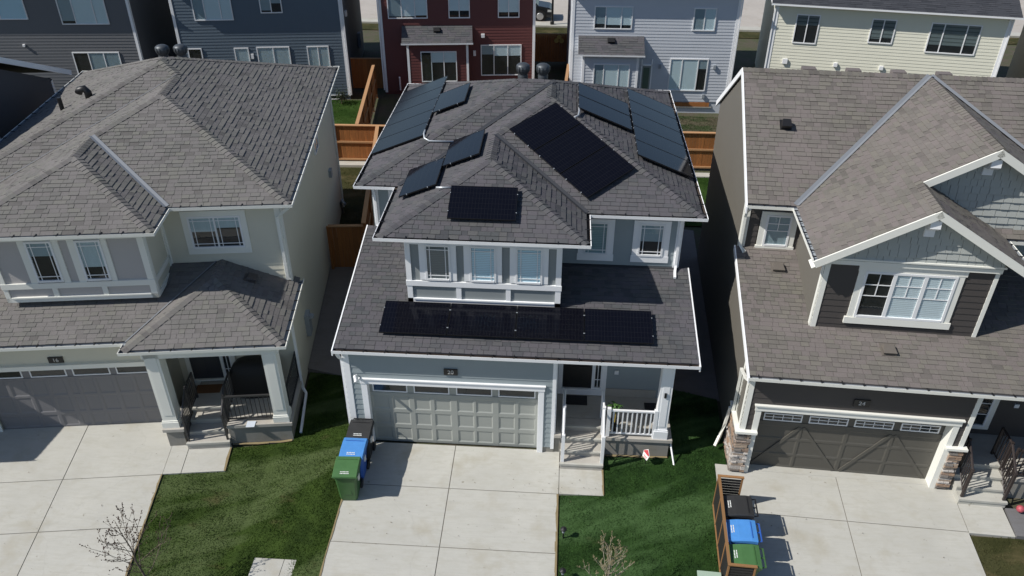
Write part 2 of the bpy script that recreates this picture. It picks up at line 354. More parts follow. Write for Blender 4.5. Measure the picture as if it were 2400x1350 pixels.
def shakes(house, fr, poly, mat, expo=.17, name='shake', wallname='gable_wall'):
    wall = MB(); wall.poly([fr.p(a, b, -.004) for a, b in poly]); wo = wall.build(wallname, mat, house)
    v = min(p[1] for p in poly); v1 = max(p[1] for p in poly)
    while v < v1-.02:
        st = clip(poly, 1, v, min(v+expo, v1))
        if st:
            u = min(p[0] for p in st)-random.random()*.1; e = max(p[0] for p in st)
            while u < e:
                wd = random.uniform(.15, .3); c = clip(st, 0, u, u+wd-.01)
                if len(c) > 2 and area(c) > .004:
                    mb = MB(); n = len(c); d = random.choice((0, .008)); lo = v; hg = lambda q: .003+d+.03*max(0, 1-(q-lo)/expo)
                    mb.add([fr.p(a, q, hg(q)) for a, q in c]+[fr.p(a, q, -.003) for a, q in c], [tuple(range(n))]+[(i, n+i, n+(i+1) % n, (i+1) % n) for i in range(n)], 0, random.random())
                    mb.build(name, mat, wo)
                u += wd
        v += expo
    return wo
def plain(house, name, mat, *boxes):
    for b in boxes: o = MB().box(*b).build(name, mat, house)
    return o
def board(house, fr, a0, a1, b0, b1, c=.03, mat=None, name='trim_board', c0=0.0):
    return MB().box(fr, a0, a1, b0, b1, c0, c).build(name, mat or house_mat(house), house)
BL = {}
def window(house, fr, u0, u1, v0, v1, cols=(1,), fw=.055, trim=None, sill=None, muntin=None, blind=None, depth=.06, mat=None, tmat=None, mull=.05, half=None):
    """u,v = outer edge of the white frame; trim = (left,right,top,bottom) board widths; blind = list per light of (material, fraction covered from top)"""
    mat = mat or WHITE2; tmat = tmat or house_mat(house); mb = MB()
    mb.box(fr, u0, u0+fw, v0, v1, 0, depth); mb.box(fr, u1-fw, u1, v0, v1, 0, depth); mb.box(fr, u0+fw, u1-fw, v1-fw, v1, 0, depth); mb.box(fr, u0+fw, u1-fw, v0, v0+fw, 0, depth+.008)
    tot = sum(cols); wi = u1-u0-2*fw-mull*(len(cols)-1); x = u0+fw; lights = []
    for i, c in enumerate(cols):
        lights.append((x, x+wi*c/tot)); x += wi*c/tot
        if i < len(cols)-1: mb.box(fr, x, x+mull, v0+fw, v1-fw, 0, depth-.004); x += mull
    mb.box(fr, u0+fw*.5, u1-fw*.5, v0+fw*.5, v1-fw*.5, .017, .020, 1)
    wo = mb.build('window', [mat, DARK], house)
    for i, (a, b) in enumerate(lights):
        MB().box(fr, a, b, v0+fw, v1-fw, .031, .034).build('pane', GLASS, wo)
        if blind and blind[i % len(blind)]:
            bm, f = blind[i % len(blind)]; MB().box(fr, a+.005, b-.005, v1-fw-(v1-v0-2*fw)*f, v1-fw-.004, .0205, .027).build('blind', bm, wo)
        if muntin:
            g = MB(); H = v1-v0-2*fw; Wd = b-a; c0, c1 = .035, .046; m = .011
            if muntin == 'prairie':
                for q in (.14, .86): g.box(fr, a+Wd*q-m, a+Wd*q+m, v0+fw, v1-fw, c0, c1); g.box(fr, a, b, v0+fw+H*(q if q < .5 else .9)-m if q > .5 else v0+fw+H*.1-m, v0+fw+H*(.9 if q > .5 else .1)+m, c0+.001, c1+.001)
            else:
                hs, vs = muntin
                for q in hs: g.box(fr, a, b, v0+fw+H*q-m, v0+fw+H*q+m, c0+.001, c1+.001)
                lowq = min(hs) if half else 0
                for q in vs: g.box(fr, a+Wd*q-m, a+Wd*q+m, v0+fw+H*lowq, v1-fw, c0, c1)
            g.build('muntin_grille', mat, wo)
    if trim:
        l, r, t, b = trim; d = depth-.018
        for ok, q in ((l, (u0-l, u0, v0, v1, 0, d)), (r, (u1, u1+r, v0, v1, 0, d)), (t, (u0-l, u1+r, v1, v1+t, 0, d+.006)), (b, (u0-l, u1+r, v0-b, v0, 0, d+.006))):
            if ok: MB().box(fr, *q).build('window_trim', tmat, wo)
    if sill:
        e, h, d = sill; l = trim[0] if trim else 0; r = trim[1] if trim else 0; bb = trim[3] if trim else 0
        MB().box(fr, u0-l-e, u1+r+e, v0-bb-h, v0-bb, 0, d).build('window_sill', tmat, wo)
    return wo
def textmesh(body, size, name, mat, parent, fr, a, b, c, depth=.008):
    cu = bpy.data.curves.new(name, 'FONT'); cu.body = body; cu.size = size; cu.extrude = depth/2; cu.align_x = 'CENTER'; cu.align_y = 'CENTER'
    t = bpy.data.objects.new(name, cu); COL.objects.link(t); bpy.context.view_layer.update()
    me = bpy.data.meshes.new_from_object(t.evaluated_get(bpy.context.evaluated_depsgraph_get())); bpy.data.objects.remove(t); me.materials.clear(); me.materials.append(mat)
    return inst(name, me, parent, fr.mat(a, b, c))
def number_plate(house, fr, u, v, txt, w=.37, h=.2):
    p = MB().box(fr, u-w/2, u+w/2, v-h/2, v+h/2, .02, .05).build('number_plate', BLACKP, house)
    textmesh(txt, .17, 'house_number', paint('number_silver', (.55, .55, .53), .4, .05), p, fr, u, v, .055)
def downspout(house, pts, r=.05, mat=None):
    return MB().tube(pts, r, 4, twist=math.pi/4).build('downspout', mat or house_mat(house), house)
def stair_rail(house, x, yl, zl, yu, zu, yend, mat, h=.95, post=.045, n=6, name='stair_railing'):
    """handrail along y: lower newel at yl, upper newel at yu, level run to yend"""
    mb = MB()
    r = MB().tube([(x, yl-.03, zl+h), (x, yu, zu+h), (x, yend, zu+h)], .032, 6).build(name, mat, house)
    for y, z in ((yl, zl), (yu, zu), (yend, zu)): MB().box(F((x, y, z), X, Y), -post, post, -post, post, 0, h+(.05 if y != yend else 0)).build('newel_post', mat, r)
    MB().tube([(x, yl, zl+.1), (x, yu, zu+.1), (x, yend, zu+.1)], .02, 4).build('bottom_rail', mat, r)
    for i in range(n):
        t = (i+1)/(n+1); y = yl+(yu-yl)*t; z = zl+(zu-zl)*t; MB().box(F((x, y, z), X, Y), -.012, .012, -.012, .012, .1, h).build('baluster', mat, r)
    k = int(abs(yend-yu)/.11)
    for i in range(1, k): MB().box(F((x, yu+(yend-yu)*i/k, zu), X, Y), -.012, .012, -.012, .012, .1, h).build('baluster', mat, r)
    return r
def guard(house, p, q, z, mat, h=.95, n=9, post=.05, bw=.018, ends=True, name='porch_railing'):
    p, q = Vector((*p, z)), Vector((*q, z)); d = (q-p); L = d.length; d.normalize(); fr = F(p, d, (-d.y, d.x, 0))
    r = MB().box(fr, 0, L, -.03, .03, h-.05, h).build(name, mat, house)
    MB().box(fr, 0, L, -.02, .02, .08, .12).build('bottom_rail', mat, r)
    for i in range(n): MB().box(fr, L*(i+1)/(n+1)-bw, L*(i+1)/(n+1)+bw, -bw, bw, .12, h-.05).build('baluster', mat, r)
    if ends:
        for a in (0, L): MB().box(fr, a-post, a+post, -post, post, 0, h+.05).build('railing_post', mat, r)
    return r
def steps(house, x0, x1, y0, y1, ztop, n, mat=None):
    for i in range(n):
        ya = y0+(y1-y0)*i/n; MB().box(F((0, 0, 0), X, Y), x0, x1, ya, y1-.003, ztop*(i)/n-.04 if i else -.05, ztop*(i+1)/n).build('step', mat or CONC_D, house)
        MB().box(F((0, 0, 0), X, Y), x0-.015, x1+.015, ya-.025, ya+.05, ztop*(i+1)/n-.06, ztop*(i+1)/n+.006).build('step_nosing', CONC, house)
def turbine(house, x, y, z):
    mt = paint('vent_metal', (.085, .095, .105), .5, .12, metal=.5)
    z += -.03; v = MB().lathe((x, y, z-.35), [(.17, 0), (.17, .38), (.15, .42), (.18, .45), (.225, .54), (.235, .62), (.22, .7), (.15, .75), (.06, .775), (.0, .777)], 18).build('turbine_vent', mt, house, smooth=True)
    for k in range(14):
        a = 2*math.pi*k/14; c, s = math.cos(a), math.sin(a)
        MB().add([(x+c*r, y+s*r, z-.35+h) for r, h in ((.185, .45), (.235, .54), (.247, .62), (.228, .7))]+[(x+math.cos(a+.16)*r, y+math.sin(a+.16)*r, z-.35+h) for r, h in ((.19, .45), (.24, .54), (.255, .62), (.233, .7))], [(0, 1, 5, 4), (1, 2, 6, 5), (2, 3, 7, 6)]).build('vane', mt, v)
def box_vent(house, fr, a, b, mat, w=.34, d=.3, h=.16, bent=0):
    mb = MB(); mb.box(fr, a-w*.62, a+w*.62, b-d*.6, b+d*.75, .012, .03); mb.add([fr.p(a-w/2, b-d/2, .03), fr.p(a+w/2, b-d/2, .03), fr.p(a+w/2, b+d/2, .03), fr.p(a-w/2, b+d/2, .03), fr.p(a-w*.55, b-d*.62, h), fr.p(a+w*.55, b-d*.62, h), fr.p(a+w*.4, b+d*.35, h*1.05), fr.p(a-w*.4, b+d*.35, h*1.05)],
        [(4, 5, 6, 7), (0, 1, 5, 4), (1, 2, 6, 5), (2, 3, 7, 6), (3, 0, 4, 7)])
    return mb.build('roof_vent', mat, house)

# ---------------------------------------------------------------- ground
GS = .068
def lerp(t, a, b): return a+(b-a)*min(1, max(0, t))
def H(x, y):
    if x < 0: t = (-.25-x)/2.1; lat = lerp(t, 0, -.224); yo = lerp(t, 0, .234+(min(x, -2.35)+8.908)*.1416)
    else: t = (x-6)/4; lat = lerp(t, 0, .08); yo = lerp(t, 0, -.437-(max(x, 10)-10.67)*.0494)
    lat *= 1-min(1, max(0, (y-9)/6)); return lat+max(GS*min(y-yo, 0), -.62)
def terrain(xs, ys, dz): 
    mb = MB(); nx = len(xs); vs = [(x, y, H(x, y)+dz) for y in ys for x in xs]
    mb.add(vs, [(j*nx+i, j*nx+i+1, (j+1)*nx+i+1, (j+1)*nx+i) for j in range(len(ys)-1) for i in range(nx-1)]); return mb
m, nt_, b_ = newmat('bare_ground'); n_ = noise(nt_, .8, 6, .7); n2_ = noise(nt_, 12, 4, .7)
c_ = mixc(nt_, (.075, .062, .043), (.05, .06, .022), ramp(nt_, n_, [(.4, (0, 0, 0)), (.6, (1, 1, 1))])); c_ = mixc(nt_, c_, (.13, .11, .08), ramp(nt_, n2_, [(.5, (0, 0, 0)), (.75, (.7, .7, .7))]))
nt_.links.new(c_, b_.inputs['Base Color']); b_.inputs['Roughness'].default_value = .9; SOIL = m
xs = [-900, -200, -60, -30]+list(range(-20, -4))+[-4+.35*k for k in range(15)]+list(range(2, 25))+[30, 60, 200, 900]; ys = [-900, -200, -40]+list(range(-14, 24))+[30, 40, 60, 120, 300, 1200]
struct('ground', terrain(xs, ys, -.085), SOIL)
GR1 = grass_mat('lawn_green', (.026, .05, .009), (.062, .106, .02), (.125, .17, .065), (.13, .11, .05), .66)
GR2 = grass_mat('lawn_deep_green', (.016, .042, .011), (.042, .095, .023), (.09, .17, .06), (.11, .11, .05), .72)
GR3 = grass_mat('lawn_dry', (.05, .055, .02), (.075, .078, .03), (.10, .10, .045), (.17, .14, .07), .56, False)
GR4 = grass_mat('rear_lawn', (.025, .06, .01), (.04, .09, .016), (.07, .13, .03), (.12, .11, .05), .7, False)
GR5 = grass_mat('weedy_yard', (.05, .07, .03), (.06, .085, .035), (.085, .11, .05), (.17, .14, .1), .47, False)
def lawn(name, poly, mat, dens, hmin, hmax, hole=(), edge=.0):
    x0, x1 = min(p[0] for p in poly), max(p[0] for p in poly); y0, y1 = min(p[1] for p in poly), max(p[1] for p in poly)
    mb = MB(); st = .35; nx = int((x1-x0)/st)+1; ny = int((y1-y0)/st)+1
    for j in range(ny):
        row = clip(poly, 1, y0+j*st, y0+(j+1)*st)
        if not row: continue
        for i in range(nx):
            c = clip(row, 0, x0+i*st, x0+(i+1)*st)
            if len(c) > 2 and area(c) > 1e-4: mb.poly([(x, y, H(x, y)-.03) for x, y in c], 0, .35)
    struct(name, mb, mat)
    n = int((x1-x0)*(y1-y0)*dens); P = np.column_stack([rng.uniform(x0, x1, n), rng.uniform(y0, y1, n)])
    ok = np.zeros(n, bool)
    for i in range(len(poly)):
        (xa, ya), (xb, yb) = poly[i-1], poly[i]
        if ya != yb:
            cr = ((ya > P[:, 1]) != (yb > P[:, 1])) & (P[:, 0] < (xb-xa)*(P[:, 1]-ya)/(yb-ya)+xa); ok ^= cr
    P = P[ok]; n = len(P); P = P+rng.normal(0, .022, P.shape); hz = np.array([H(x, y) for x, y in P])-.032
    clump = .75+.5*np.sin(P[:, 0]*5.1+np.sin(P[:, 1]*4.3)*1.7)*np.sin(P[:, 1]*6.3+P[:, 0]*1.3)*.5
    h = rng.uniform(hmin, hmax, n)*clump; a = rng.uniform(0, 2*np.pi, n); wd = rng.uniform(.008, .017, n); ln = rng.uniform(.1, .75, n)*h; la = rng.uniform(0, 2*np.pi, n)
    V = np.empty((n, 3, 3)); V[:, 0, 0] = P[:, 0]+np.cos(a)*wd; V[:, 0, 1] = P[:, 1]+np.sin(a)*wd; V[:, 0, 2] = hz
    V[:, 1, 0] = P[:, 0]-np.cos(a)*wd; V[:, 1, 1] = P[:, 1]-np.sin(a)*wd; V[:, 1, 2] = hz
    ln = ln*1.6; V[:, 2, 0] = P[:, 0]+np.cos(la)*ln; V[:, 2, 1] = P[:, 1]+np.sin(la)*ln; V[:, 2, 2] = hz+h
    me = bpy.data.meshes.new('grass'); me.vertices.add(3*n); me.vertices.foreach_set('co', V.ravel()); me.loops.add(3*n); me.loops.foreach_set('vertex_index', np.arange(3*n, dtype=np.int32))
    me.polygons.add(n); me.polygons.foreach_set('loop_start', np.arange(0, 3*n, 3, dtype=np.int32)); me.polygons.foreach_set('loop_total', np.full(n, 3, dtype=np.int32))
    at = me.attributes.new('tone', 'FLOAT', 'FACE'); at.data.foreach_set('value', rng.random(n)); me.materials.append(mat); me.update(); me.validate()
    o = inst('grass', me, None); o['kind'] = 'stuff'; return o
# house frames
FR = {'C': ((0, 0, 0), 0.), 'L': ((-8.908, .234, -.224), R(8.062)), 'R': ((10.67, -.437, .08), R(-2.828))}
def G(h, x, y):
    (ox, oy, oz), t = FR[h]; return (ox+math.cos(t)*x-math.sin(t)*y, oy+math.sin(t)*x+math.cos(t)*y)
LE = [G('L', 3.43, -9), G('L', 3.43, -2.0), G('L', 5.17, -2.0), G('L', 5.17, -1.12), G('L', 6.93, -1.0), G('L', 7.0, 2.4)]
lawn('lawn', LE+[(-.2, 2.9), (-.02, .1), (.1, -2), (.22, -9)], GR1, 1300, .02, .055)
lawn('lawn', [(5.95, -9), (5.95, -1.49), (7.13, -1.45), (7.13, -.1), (9.0, -.05), (9.3, 3.0), G('R', -.1, 3.0), G('R', -.1, -.3), G('R', -.44, -.35), G('R', -.44, -9)], GR2, 1300, .02, .055)
lawn('lawn', [G('R', 5.95, -9), G('R', 5.85, -1.5), G('R', 7.0, -1.45), G('R', 9.5, -1.5), G('R', 9.5, -9)], GR3, 700, .02, .05)
struct('gravel_bed', MB().prism(W0, [G('R', 7.0, -1.43), G('R', 7.06, -.5), G('R', 10.5, -.4), G('R', 10.5, -1.43)], -.14, .04), GRAVEL2)
struct('side_path', MB().prism(W0, [G('L', 6.93, 2.2), (-.2, 2.9), (0, 12), (-2.2, 12), G('L', 6.93, 9)], -.5, -.1), GRAVEL)
struct('side_path', MB().prism(W0, [(9.15, 3.0), G('R', 0, 3.0), G('R', 0, 14), (9.15, 14)], -.5, .0), GRAVEL)
lawn('rear_lawn', [(-6.2, 13), (-2.6, 13), (-3.0, 18.85), (-6.6, 18.75)], GR3, 260, .03, .07)
lawn('rear_lawn', [(-10, 20), (-4.6, 20), (-5.4, 28.3), (-10, 28)], GR4, 260, .04, .09)
lawn('rear_lawn', [(10, 20.3), (16, 20.5), (16, 27), (10, 27.2)], GR5, 260, .05, .16)
lawn('rear_lawn', [(9.3, 14), (15, 14), (15, 19.6), (9.3, 19.5)], GR4, 200, .03, .07)
lawn('verge', [(-30, 43.4), (40, 43.4), (40, 45.1), (-30, 45.1)], GR3, 25, .03, .08)
struct('garden_path', MB().prism(W0, [(-7, 18.9), (-2.9, 19.1), (-2.9, 19.55), (-7, 19.4)], -.1, .02), CONC)
struct('garden_path', MB().prism(W0, [(9.5, 18.9), (14, 19.0), (14, 19.45), (9.5, 19.35)], -.1, .02), CONC)
struct('pavement', MB().prism(W0, [(-60, 45.1), (60, 45.1), (60, 46.1), (-60, 46.1)], -.1, .1), CONC)
struct('rear_road', MB().prism(W0, [(-120, 46.1), (120, 46.1), (120, 57), (-120, 57)], -.1, .0), CONC_B)
struct('pavement', MB().prism(W0, [(-60, 57), (60, 57), (60, 58.6), (-60, 58.6)], -.1, .11), CONC)
# driveways: sloping slabs with recessed joints
def driveway(h, xsplit, ys, x_edge=lambda y: None):
    (o, t) = FR[h]; e = bpy.data.objects.new('driveway', None); COL.objects.link(e); e.location = o; e.rotation_euler = (0, 0, t); e['kind'] = 'structure'
    fr = F((0, 0, 0), X, (0, 1, GS)); g = .011
    MB().box(fr, xsplit[0]+.02, xsplit[-1]-.02, ys[0], ys[-1]-.02, -.14, -.016).build('joint_base', paint('joint', (.2, .185, .155), .9), e)
    for j in range(len(ys)-1):
        for i in range(len(xsplit)-1):
            MB().box(fr, xsplit[i]+g*(i > 0), xsplit[i+1]-g*(i < len(xsplit)-2), ys[j]+g*(j > 0), ys[j+1]-g*(j < len(ys)-2), -.12, random.uniform(-.002, .002)).build('concrete_slab', CONC, e)
    return e
driveway('C', (.1, 2.93, 5.91), (-9.2, -7.2, -5.25, -3.35, -1.48, .06))
driveway('L', (-2.4, .72, 3.42), (-9.2, -7.3, -5.5, -3.76, -2.01, .05))
dR = driveway('R', (-.42, 2.83, 5.84), (-9.2, -6.6, -4.0, -1.4, .18))
def walk(h, x0, x1, y0, y1):
    (o, t) = FR[h]; mb = MB().box(F((0, 0, 0), X, (0, 1, GS)), x0, x1, y0, y1, -.14, .008); ob = struct('walkway', mb, CONC); ob.location = o; ob.rotation_euler = (0, 0, t)
walk('C', 5.925, 7.13, -1.47, -.56); walk('L', 3.435, 3.93, -2.0, -.9); walk('L', 3.95, 5.16, -2.0, -1.05); walk('R', 5.86, 6.98, -1.43, -.45)
struct('concrete_pad', MB().box(F((-.9, -4.7, H(-.9, -4.7)), X, (0, 1, GS)), -.78, -.03, -.95, .82, -.1, .01).box(F((-.9, -4.7, H(-.9, -4.7)), X, (0, 1, GS)), -.015, .76, -.95, .82, -.1, .011), CONC)

# straw-coloured soil along the lawn edges and litter on the slabs
EDGE = paint('straw_soil', (.23, .18, .095), .95, .35, scale=6, fine=90)
def edging(pts, wd=.055):
    mb = MB()
    for (xa, ya), (xb, yb) in zip(pts, pts[1:]):
        d = Vector((xb-xa, yb-ya)); n = max(1, int(d.length/.3)); d.normalize(); q = Vector((d.y, -d.x))
        for k in range(n):
            a = [Vector((xa+(xb-xa)*t/n, ya+(yb-ya)*t/n)) for t in (k, k+1)]; w2 = [wd*random.uniform(.5, 1.3) for _ in a]
            mb.poly([(p.x, p.y, H(p.x, p.y)+.012) for p in (a[0], a[1], a[1]+q*w2[1], a[0]+q*w2[0])][::-1])
    struct('soil_edge', mb, EDGE)
edging([(5.915, -9), (5.915, -1.49)], -.055); edging([(7.14, -1.47), (7.14, -.15)], -.06); edging([(7.2, -.02), (8.95, -.02)], .07); edging([G('L', 5.17, -2.0), G('L', 5.17, -1.1)], -.06); edging([G('L', 5.2, -.97), G('L', 6.9, -.97)], .09); edging([G('L', 3.43, -9), G('L', 3.43, -2.0)], -.05); edging([(.09, -9), (.09, -1.5)], .04)
lit = MB()
for cx, cy, n, sp in ((5.6, -1.2, 26, .4), (4.9, -2.3, 14, .5), (3.5, -3, 30, 1.6), (1.2, -2.4, 12, .7), (6.5, -1.1, 14, .35), (-6.5, -3.5, 26, 1.4), (-9.5, -3.5, 20, 1.0), (13, -3, 30, 1.5), (-4.8, -3.8, 16, .6)):
    for k in range(n):
        x, y = random.gauss(cx, sp), random.gauss(cy, sp); q = random.uniform(.006, .017); a0 = random.random()*6.3; z = H(x, y)+.016
        lit.poly([(x+math.cos(a0+b)*q*r, y+math.sin(a0+b)*q*r, z+h) for b, r, h in ((0, 1.4, .004), (1.4, .6, .012), (3.0, 1.2, .003), (4.4, .7, .008))])
o_ = lit.build('leaf_litter', paint('dry_leaf', (.12, .09, .055), .9, .4), kind='stuff')
# ================================================================ shared hip roof
def hip_roof(house, p, mat, valley_mat, gut_in, s=.406, expo=.152, gutter_pts=None):
    xl, xr, yl, yk, xm, yr, xb, ye, ze = [p[k] for k in ('xl', 'xr', 'yl', 'yk', 'xm', 'yr', 'xb', 'ye', 'ze')]
    zf = lambda d: ze+.035+s*d
    g = .11; c = 1/math.sqrt(1+s*s); sv = s*c
    hb = (xb-xm)/2; hr = (xr-xm)/2; A = min(xr-xl, yk-yl)/2; wide = (xr-xl) > (yk-yl)
    Pf = lambda x, y, d: (x, y, zf(d))
    xmid, xbm = xm+hr, xm+hb
    if wide: P1 = Pf(xl+A, yl+A, A); P2 = Pf(xr-A, yl+A, A); topf = [P2, P1]; tw = [P1]; te = [P2]; tb = [P1, P2]
    else: P1 = Pf(xl+A, yl+A, A); P2 = Pf(xl+A, yk-A, A); topf = [P1]; tw = [P1, P2]; te = [P2, P1]; tb = [P2]
    V = Pf(xmid, yl+hr, hr); RA = Pf(xmid, yr+hr, hr); BV = Pf(xbm, yr+hb, hb); BA = Pf(xbm, ye+hb, hb)
    ee = lambda x, y: (x, y, zf(0)+s*0)
    # eave corners pulled in by g along the slopes
    def E(x, y, dx, dy): return (x+dx*g, y+dy*g, zf(g))
    flt = lambda L: L
    faces = [
        ('f', [E(xl, yl, 1, 1), E(xm, yl, 1, 1), V]+topf),
        ('w', [E(xl, yk, 1, -1), E(xl, yl, 1, 1)]+tw),
        ('b', [E(xr, yk, -1, -1), E(xl, yk, 1, -1)]+tb),
        ('e', [E(xr, yr, -1, 1), E(xr, yk, -1, -1)]+te+[V, RA]),
        ('w', [E(xm, yl, 1, 1), E(xm, ye, 1, 1), BA, BV, RA, V]),
        ('f', [E(xm, ye, 1, 1), E(xb, ye, -1, 1), BA]),
        ('e', [E(xb, ye, -1, 1), E(xb, yr, -1, 1), BV, BA]),
        ('f', [E(xb, yr, -1, 1), E(xr, yr, -1, 1), RA, BV])]
    ax = {'f': (X, (0, c, sv)), 'e': (Y, (-c, 0, sv)), 'w': ((0, -1, 0), (c, 0, sv)), 'b': ((-1, 0, 0), (0, -c, sv))}
    nn = {'f': (0, -sv, c), 'e': (sv, 0, c), 'w': (-sv, 0, c), 'b': (0, sv, c)}
    mb = MB(); polys = []
    for k, pts in faces:
        fr, pl = slope_from3d(pts, pts[0], *ax[k]); polys.append((k, fr, pl)); deck(mb, fr, pl)
    mb.poly([(x, y, ze+.004) for x, y in ((xl+.03, yl+.03), (xm+.03, yl+.03), (xm+.03, ye+.03), (xb-.03, ye+.03), (xb-.03, yr+.03), (xr-.03, yr+.03), (xr-.03, yk-.03), (xl+.03, yk-.03))][::-1], 1)
    roof = mb.build('roof', [mat, house_mat(house)], house)
    rf = Roofer(house, mat, expo)
    for k, fr, pl in polys: rf.slope(fr, pl, roof, k != 'b')
    L = lambda a, b, k1, k2: caps(roof, mat, a, b, nn[k1], nn[k2])
    L(E(xm, ye, 1, 1), BA, 'w', 'f'); L(E(xb, ye, -1, 1), BA, 'e', 'f'); L(BA, BV, 'w', 'e'); L(BV, RA, 'w', 'f')
    L(E(xr, yr, -1, 1), RA, 'e', 'f'); L(RA, V, 'w', 'e'); L(E(xl, yl, 1, 1), P1, 'w', 'f'); L(E(xl, yk, 1, -1), P1 if wide else P2, 'w', 'b'); L(E(xr, yk, -1, -1), P2, 'e', 'b')
    L(P1, P2, 'f' if wide else 'w', 'b' if wide else 'e'); L(V, P2 if wide else P1, 'e', 'f')
    vb = MB(); strip(vb, E(xb, yr, -1, 1), BV, nn['f'], nn['e']); strip(vb, E(xm, yl, 1, 1), V, nn['f'], nn['w'], p.get('vw', .09)); vb.build('valley_flashing', valley_mat, roof)
    gutter(house, [(xl, yk), (xl, yl), (xm, yl), (xm, ye), (xb, ye), (xb, yr), (xr, yr), (xr, yk)], gut_in, ze)
    gutter(house, [(xr, yk), (xl, yk)], gut_in, ze)
    return roof, rf, ax, nn
def lean_slope(house, roofname, rf, mat, pts, s, kind='f', bottom=True):
    c = 1/math.sqrt(1+s*s); sv = s*c
    ax = {'f': (X, (0, c, sv)), 'e': (Y, (-c, 0, sv)), 'w': ((0, -1, 0), (c, 0, sv)), 'b': ((-1, 0, 0), (0, -c, sv))}[kind]
    fr, pl = slope_from3d(pts, pts[0], *ax); mb = MB(); deck(mb, fr, pl)
    if bottom: mb.poly([fr.p(a, b, -.05) for a, b in pl][::-1], 0); [mb.poly([fr.p(*pl[i-1], -.006), fr.p(*pl[i-1], -.05), fr.p(*pl[i], -.05), fr.p(*pl[i], -.006)], 0) for i in range(len(pl))]
    roof = mb.build(roofname, mat, house); rf.slope(fr, pl, roof); return roof, fr
# ================================================================ house 20 (grey, centre)
SID_C = paint('grey_siding', (.28, .325, .34), .6, .06, bmp=.04); SID_C2 = paint('grey_panel', (.25, .275, .28), .6, .05, bmp=.05); DOOR_C = paint('sage_door', (.33, .345, .318), .55, .05, bmp=.03)
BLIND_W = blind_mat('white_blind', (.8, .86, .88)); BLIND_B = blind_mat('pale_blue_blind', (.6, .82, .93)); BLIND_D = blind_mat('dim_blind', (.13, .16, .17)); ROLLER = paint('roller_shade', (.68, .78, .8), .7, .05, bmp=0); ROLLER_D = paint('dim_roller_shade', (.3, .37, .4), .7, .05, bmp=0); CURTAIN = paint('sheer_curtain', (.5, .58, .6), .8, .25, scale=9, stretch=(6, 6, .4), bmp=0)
C = thing('house', 'grey house number 20 with solar panels on its dark roof and a sage garage door', 'house', group='two-storey houses along the front street')
HM['house'] = WHITE
PC = dict(xl=-.367, xr=9.668, yl=4.13, yk=13.219, xm=.842, yr=2.824, xb=6.481, ye=1.126, ze=6.06)
roofC, rfC, AX, NN = hip_roof(C, PC, SH_C, VALLEY_C, GUT_DARK)
# lower roof
sl_c = .236; zl = lambda y: 3.49+sl_c*(y+.283)
lowC, lfC = lean_slope(C, 'lower_roof', rfC, SH_C, [(-.17, -.16, zl(-.16)), (9.385, -.16, zl(-.16)), (9.385, 3.25, zl(3.25)), (5.76, 3.25, zl(3.25)), (5.76, 1.57, zl(1.57)), (1.564, 1.57, zl(1.57)), (1.564, 4.57, zl(4.57)), (-.17, 4.57, zl(4.57))], sl_c)
gutter(C, [(-.192, -.283), (9.405, -.283)], GUT_DARK, 3.42)
for x0, x1, y1 in ((9.387, 9.42, 3.25), (-.205, -.172, 4.57)): MB().prism(F((0, 0, 0), Y, Z), [(-.27, zl(-.27)-.14), (y1, zl(y1)-.14), (y1, zl(y1)+.022), (-.27, zl(-.27)+.022)], x0, x1).build('rake_board', WHITE, C)
MB().box(W0, -.17, 9.38, -.19, .02, 3.40, 3.42).build('soffit', WHITE, C); MB().box(W0, 5.8, 9.38, .02, 1.75, 3.40, 3.42).build('porch_ceiling', WHITE, C)
rfC.finish()
# flashing strips where walls meet lower roof
MB().box(lfC.at(0, 0), 1.74, 5.94, 1.66, 1.8, .02, .03).build('wall_flashing', VALLEY_C, C)
MB().box(lfC.at(0, 0), 5.95, 9.28, 3.44, 3.56, .02, .03).build('wall_flashing', VALLEY_C, C)
# walls
plain(C, 'wall_core', SID_C, (W0, .03, 5.7, .24, 12.7, -.1, 3.4), (W0, 5.7, 9.05, 1.80, 12.7, -.1, 3.4), (W0, .03, 9.05, 4.62, 12.7, 3.4, 6.06), (W0, 1.6, 9.05, 3.30, 4.62, 3.4, 6.06), (W0, 1.6, 5.72, 1.6, 3.3, 3.9, 6.06))
f0 = front(0, 0)
siding(C, f0, [(.0, .2), (5.735, .2), (5.735, 3.4), (0, 3.4)], SID_C, .185, [(.41, 5.42, 0, 2.42)])
siding(C, left(0, 0), [(-12.7, 0), (0, 0), (0, 3.4), (-12.7, 3.4)], SID_C, .185); siding(C, right(9.08, 0), [(1.75, .0), (12.7, 0), (12.7, 6.06), (3.26, 6.06), (3.26, 3.4), (1.75, 3.4)], SID_C, .185)
siding(C, left(.08, 0), [(-12.7, 3.4), (-4.58, 3.4), (-4.58, 6.06), (-12.7, 6.06)], SID_C, .185)
siding(C, front(0, 4.58), [(.08, 4.4), (1.564, 4.4), (1.564, 6.05), (.08, 6.05)], SID_C, .185)
siding(C, front(0, 3.256), [(5.762, 4.2), (9.09, 4.2), (9.09, 6.05), (5.762, 6.05)], SID_C, .185, [(6.2, 7.22, 4.5, 5.8), (7.74, 8.78, 4.5, 5.8)])
siding(C, front(0, 1.78), [(5.735, .7), (9.08, .7), (9.08, 3.4), (5.735, 3.4)], SID_C, .185, [(5.85, 7.2, .7, 2.9)], wallname='porch_wall')
siding(C, back(0, 12.72), [(-9.08, 0), (0, 0), (0, 6.05), (-9.08, 6.05)], SID_C, .185)
plain(C, 'bay_side_wall', SID_C2, (right(5.755, 0), 1.57, 3.26, 3.95, 6.05, -.02, .0), (left(1.57, 0), -4.58, -1.57, 3.9, 6.05, -.02, 0))
